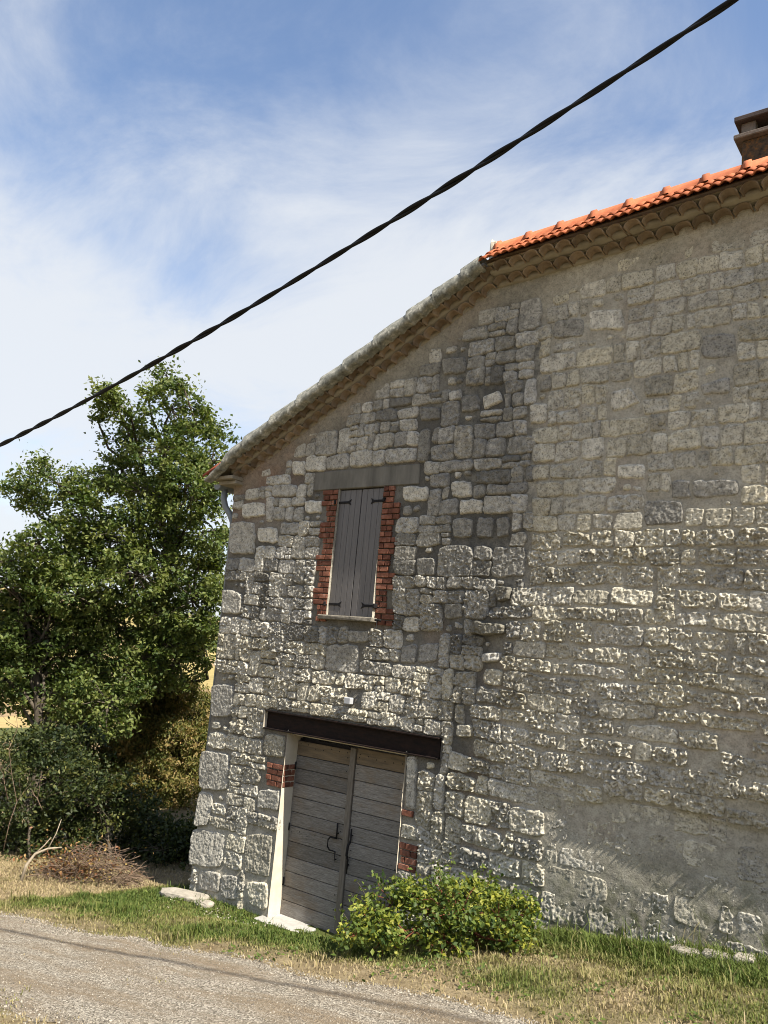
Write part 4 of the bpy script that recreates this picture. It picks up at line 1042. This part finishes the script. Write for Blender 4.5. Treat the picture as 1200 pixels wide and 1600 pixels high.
# leafy bush in front of the wall by the door
BL = [(555,1462,22),(585,1440,34),(610,1410,34),(645,1397,30),(665,1425,48),(690,1390,32),(725,1398,34),(715,1430,52),(760,1405,36),(775,1440,44),(810,1430,30),(828,1452,26),(640,1462,34),(695,1470,34),(750,1468,36),(800,1468,28),(600,1466,30)]
base = np.array([4.85, -0.75, float(ground(4.85, -0.75))]); lob = []
for (x, y, r) in BL: d = 9.0 + rg_.uniform(-0.3, 0.3) - (y - 1420) * 0.004; lob.append((at(x, y, d), r * d / FPX))
plant('leafy_bush', base, at(690, 1430, 9.0), lob, rg_, 'yellow green leafy bush against the wall right of the plank doors', 'bush', LEAF_BUSH, 0.025, 'foliage', 0.006, m_plain('reddish_stem', (0.10, 0.035, 0.02), (0.20, 0.075, 0.045), 9, 0.9, 0.1, 0.001, 60),
      dens=480, per=28, leaf=0.054, crad=0.10, tint0=0.56, tv=0.28, inner=0.2, aspect=0.62)
b = Bag(); n_ = 0; Cs = []
for (x0, y0, x1, y1) in ((560, 1420, 548, 1395), (575, 1405, 558, 1378), (600, 1390, 585, 1362), (700, 1370, 708, 1335), (690, 1372, 684, 1345), (545, 1440, 530, 1420), (740, 1380, 752, 1355), (800, 1420, 826, 1392)):
    A = at(x0, y0, 8.9); B = at(x1, y1, 8.85); P = limb(A, B, rg_, 5, 0.1); b.tube(P, np.linspace(0.004, 0.002, 5), 4)
    for q in np.linspace(0.1, 1, 12): Cs.append(A + (B - A) * q + rg_.normal(size=3) * 0.022)
bush = [o for o in bpy.data.objects if o.name.startswith('leafy_bush')][0]
V, F = b.out(); tag(mk('shoot_stems', V, F, BARK, bush, None, False, base), kind='stuff')
V, F = leaves(np.array(Cs), rg_.uniform(0.035, 0.06, len(Cs)), rg_, aspect=0.6); tag(mk('shoots', V, F, LEAF_BUSH, bush, {'tint': np.repeat(rg_.uniform(0.3, 0.7, len(Cs)), 4)}, False, base), kind='stuff')

# ------------------------------------------------------------------ grass, gravel, litter
def m_grass():
    a = M('grass_blade', 0.6, 0.2); c = a.ramp(a.attr('tint'), (0.0, (0.045, 0.085, 0.014)), (0.35, (0.125, 0.155, 0.035)), (0.65, (0.24, 0.215, 0.085)), (1.0, (0.40, 0.32, 0.19))); a.col(c)
    tr = a.n('ShaderNodeBsdfTranslucent'); a.l(c, tr.inputs[0]); mx = a.n('ShaderNodeMixShader'); mx.inputs[0].default_value = 0.3
    a.l(a.b.outputs[0], mx.inputs[1]); a.l(tr.outputs[0], mx.inputs[2]); a.l(mx.outputs[0], a.t.nodes['Material Output'].inputs[0]); return a.m
GR = np.random.default_rng(23)
def scatter(n, x0, x1, y0, y1):
    x = GR.uniform(x0, x1, n); y = GR.uniform(y0, y1, n)
    inside = (x > -0.15) & (y > -0.03)
    step_ = (x > 1.40) & (x < 3.0) & (y > -0.17)
    rd = (y < road_far(x) - 0.02) & (y > road_near(x) + 0.02)
    weed = rd & (fbm(x * 2.2, y * 5, 151, 3) > 0.70) & (GR.random(n) < 0.25)
    k = ~inside & ~step_ & (~rd | weed); return x[k], y[k], rd[k]
xs_, ys_ = [], []
P1 = scatter(95000, -3.6, 9.4, -2.85, 0.02); P2 = scatter(16000, -3.6, 0.0, -2.9, 1.2); P3 = scatter(16000, 1.5, 5.5, -5.6, -4.3); P4 = scatter(14000, 5.2, 9.4, -0.75, -0.03); P5 = scatter(30000, -1, 8, -4.6, -2.5)
x = np.concatenate([p[0] for p in (P1, P2, P3, P4, P5)]); y = np.concatenate([p[1] for p in (P1, P2, P3, P4, P5)]); onr = np.concatenate([p[2] for p in (P1, P2, P3, P4, P5)])
k = (y < -2.5) & (y > -4.6) & ~onr & (GR.random(len(x)) < 0.5); x, y, onr = x[~k], y[~k], onr[~k]
dr = dryness(x, y); bare = smooth(0.55, 0.8, dr) * smooth(-1.7, -2.3, y)
k = GR.random(len(x)) > bare * 0.75; x, y, dr, onr = x[k], y[k], dr[k], onr[k]; n = len(x)
lush = smooth(-0.85, -0.25, y) * smooth(5.2, 5.8, x)
hgt = (0.018 + 0.030 * GR.random(n) + 0.05 * smooth(0.62, 0.8, fbm(x * 3.1, y * 3.1, 163, 3))) * (1 - lush) + lush * (0.05 + 0.085 * GR.random(n)) * (0.5 + fbm(x * 2, y * 3, 161, 2)); hgt = hgt * (1.15 - 0.35 * dr) * np.where(onr, 0.6, 1)
tall = GR.random(n) < 0.02; hgt = np.where(tall, hgt * 2.6, hgt)
tn = np.clip(0.18 + 0.78 * dr + GR.normal(size=n) * 0.14, 0, 1); tn = np.where(lush > 0.5, np.clip(0.16 + 0.16 * GR.random(n) + (GR.random(n) < 0.06) * 0.5, 0, 1), tn)
th = GR.uniform(0, 2 * math.pi, n); lean = GR.uniform(0.15, 0.9, n); dx, dy = np.cos(th), np.sin(th); wd = GR.uniform(0.003, 0.0065, n)
B = np.stack([x, y, ground(x, y) - 0.004 + np.where(onr, 0.018, 0)], -1); D = np.stack([dx, dy, 0 * dx], -1); S = np.stack([-dy, dx, 0 * dx], -1) * wd[:, None]; U = np.array([0, 0, 1.0])
H = hgt[:, None]; Md = B + D * H * lean[:, None] * 0.25 + U * H * 0.6; Tp = B + D * H * lean[:, None] + U * H * (1.0 - 0.25 * lean[:, None])
V = np.stack([B - S, B + S, Md + S * 0.75, Md - S * 0.75, Tp], 1).reshape(-1, 3); q = np.arange(n)[:, None] * 5
tag(mk('grass', V, [q + np.array([[0, 1, 2, 3]]), q + np.array([[3, 2, 4]])], m_grass(), None, {'tint': np.repeat(tn, 5)}), 'short green and straw coloured grass between track and wall', 'grass', kind='stuff')
print('blades', n)
# loose chippings on the track
n = 42000; x = GR.uniform(-1.5, 8.5, n); tq = GR.random(n); y = (road_far(x) + 0.10) * (1 - tq) + (road_near(x) - 0.1) * tq
e_ = np.minimum(tq, 1 - tq); zb = ground(x, y) + 0.004 + 0.016 * smooth(0, 0.12, e_) + 0.012 * (fbm(x * 2.5, y * 2.5, 43, 4) - 0.5) * smooth(0, 0.1, e_)
sz = 0.003 + 0.008 * GR.random(n) ** 2.2; C = np.stack([x, y, zb], -1); off = np.array([[1, 0, 0], [0, 1, 0], [-1, 0, 0], [0, -1, 0], [0.2, 0.1, 0.9]]); th = GR.uniform(0, 6.28, n); c, s_ = np.cos(th), np.sin(th)
V = np.zeros((n, 5, 3))
for k in range(5):
    o_ = off[k] * (1 + 0.4 * GR.normal(size=(n, 1))) ; V[:, k, 0] = o_[:, 0] * c - o_[:, 1] * s_; V[:, k, 1] = o_[:, 0] * s_ + o_[:, 1] * c; V[:, k, 2] = o_[:, 2] * 0.8
V = C[:, None] + V * sz[:, None, None]; V[:, :4, 2] -= 0.004; q = np.arange(n)[:, None] * 5
F = np.concatenate([q + np.array([[a, (a + 1) % 4, 4]]) for a in range(4)])
def m_chip():
    a = M('chipping', 0.9, 0.2); a.col(a.ramp(a.attr('tint'), (0.0, (0.085, 0.073, 0.06)), (0.6, (0.21, 0.185, 0.148)), (1.0, (0.36, 0.325, 0.27)))); return a.m
tag(mk('loose_gravel', V.reshape(-1, 3), F, m_chip(), None, {'tint': np.repeat(GR.random(n), 5)}), 'loose pale chippings scattered over the gravel track', 'gravel', kind='stuff')
# low broad-leaved weeds in the verge
n = 5200; x = GR.uniform(-0.5, 8.6, n); y = GR.uniform(-2.5, -0.1, n); k = (fbm(x * 2.4, y * 2.4, 181, 3) > 0.60) & ~((x > 1.3) & (x < 3.1) & (y > -0.2)); x, y = x[k], y[k]
C = np.stack([x, y, ground(x, y) + GR.uniform(0.012, 0.05, len(x))], -1); V, F = leaves(C, GR.uniform(0.02, 0.055, len(x)), GR, up=1.0, aspect=0.6)
tag(mk('low_weeds', V, F, LEAF_BUSH, None, {'tint': np.repeat(GR.uniform(0.15, 0.6, len(x)), 4)}), 'low broad leaved weeds scattered through the verge grass', 'weeds', kind='stuff')
# pale slab and rubble
def rock(name, c, dims, seed, mat, rz=0.0, label=None, cat=None, group=None):
    bm = bmesh.new(); bmesh.ops.create_icosphere(bm, subdivisions=3, radius=1); cs, sn = math.cos(rz), math.sin(rz)
    for v in bm.verts:
        p = np.array(v.co); p = np.sign(p) * np.abs(p) ** 0.6; f = 1 + 0.35 * (float(fbm(p[0] * 2 + seed, p[1] * 2 + p[2], 171, 3)) - 0.5)
        p = p * f * np.array(dims) / 2; v.co = Vector((c[0] + p[0] * cs - p[1] * sn, c[1] + p[0] * sn + p[1] * cs, c[2] + p[2]))
    o = bmo(name, bm, mat, None, c); tag(o, label, cat, group); return o
rock('stone_slab', gpos(0.18, -0.30, 0.02), (0.75, 0.32, 0.12), 3, SLAB, 0.35, 'flat pale stone slab in the grass at the house corner', 'stone')
rock('loose_stone', gpos(0.62, -0.32, 0.01), (0.28, 0.2, 0.10), 5, SLAB, 0.1, 'small pale stone in the grass beside the flat slab', 'stone')
for k, (xx_, w_) in enumerate(((6.92, 0.30), (7.18, 0.26), (7.42, 0.2))):
    rock('footing_stone', gpos(xx_, -0.13, 0.04), (w_, 0.2, 0.11), 11 + k, SLAB, 0.1, ('largest', 'middle', 'smallest')[k] + ' of three pale stones in the grass at the foot of the wall', 'stone', 'pale stones at the wall foot')
n = 70; x = GR.normal(1.25, 0.45, n); y = -0.35 - np.abs(GR.normal(0, 0.4, n)); C = np.stack([x, y, ground(x, y) + 0.045], -1); V, F = leaves(C, GR.uniform(0.015, 0.035, n), GR, up=1.2, aspect=0.75)
tag(mk('fallen_petals', V, F, SLAB, None), 'pale fallen petals scattered in the grass left of the door', 'petals', kind='stuff')

# ------------------------------------------------------------------ overhead cable
WP = np.array([(0.17, -3.91, 5.53), (1.96, -3.89, 5.87), (3.4, -3.88, 6.19), (4.59, -3.88, 6.5), (5.24, -3.89, 6.71), (5.88, -3.9, 6.91), (6.48, -3.9, 7.09), (7.16, -3.91, 7.31), (7.59, -3.91, 7.43), (8.22, -3.9, 7.56)])
cz_ = np.polyfit(WP[:, 0], WP[:, 2], 2); xw = np.linspace(-14, 22, 1800)
zw = np.polyval(cz_, xw); d0 = np.polyval(np.polyder(cz_), -3.0); zw = np.where(xw < -3, np.polyval(cz_, -3.0) + d0 * (xw + 3), zw)
cab = empty('overhead_cable', (-14, -3.9, float(zw[0]))); tag(cab, 'thick twisted black overhead cable slanting across the sky', 'cable')
for k in range(2):
    ph = xw / 0.74 * 2 * math.pi + k * math.pi; r = 0.0100 * (1 + 0.3 * np.sin(xw * 2.3))
    P = np.stack([xw, -3.9 + r * np.cos(ph), zw + r * np.sin(ph)], -1); V, F, T = tube_np(P, 0.0138, 8); mk('strand', V, [F, T], CABLE, cab, None, True)
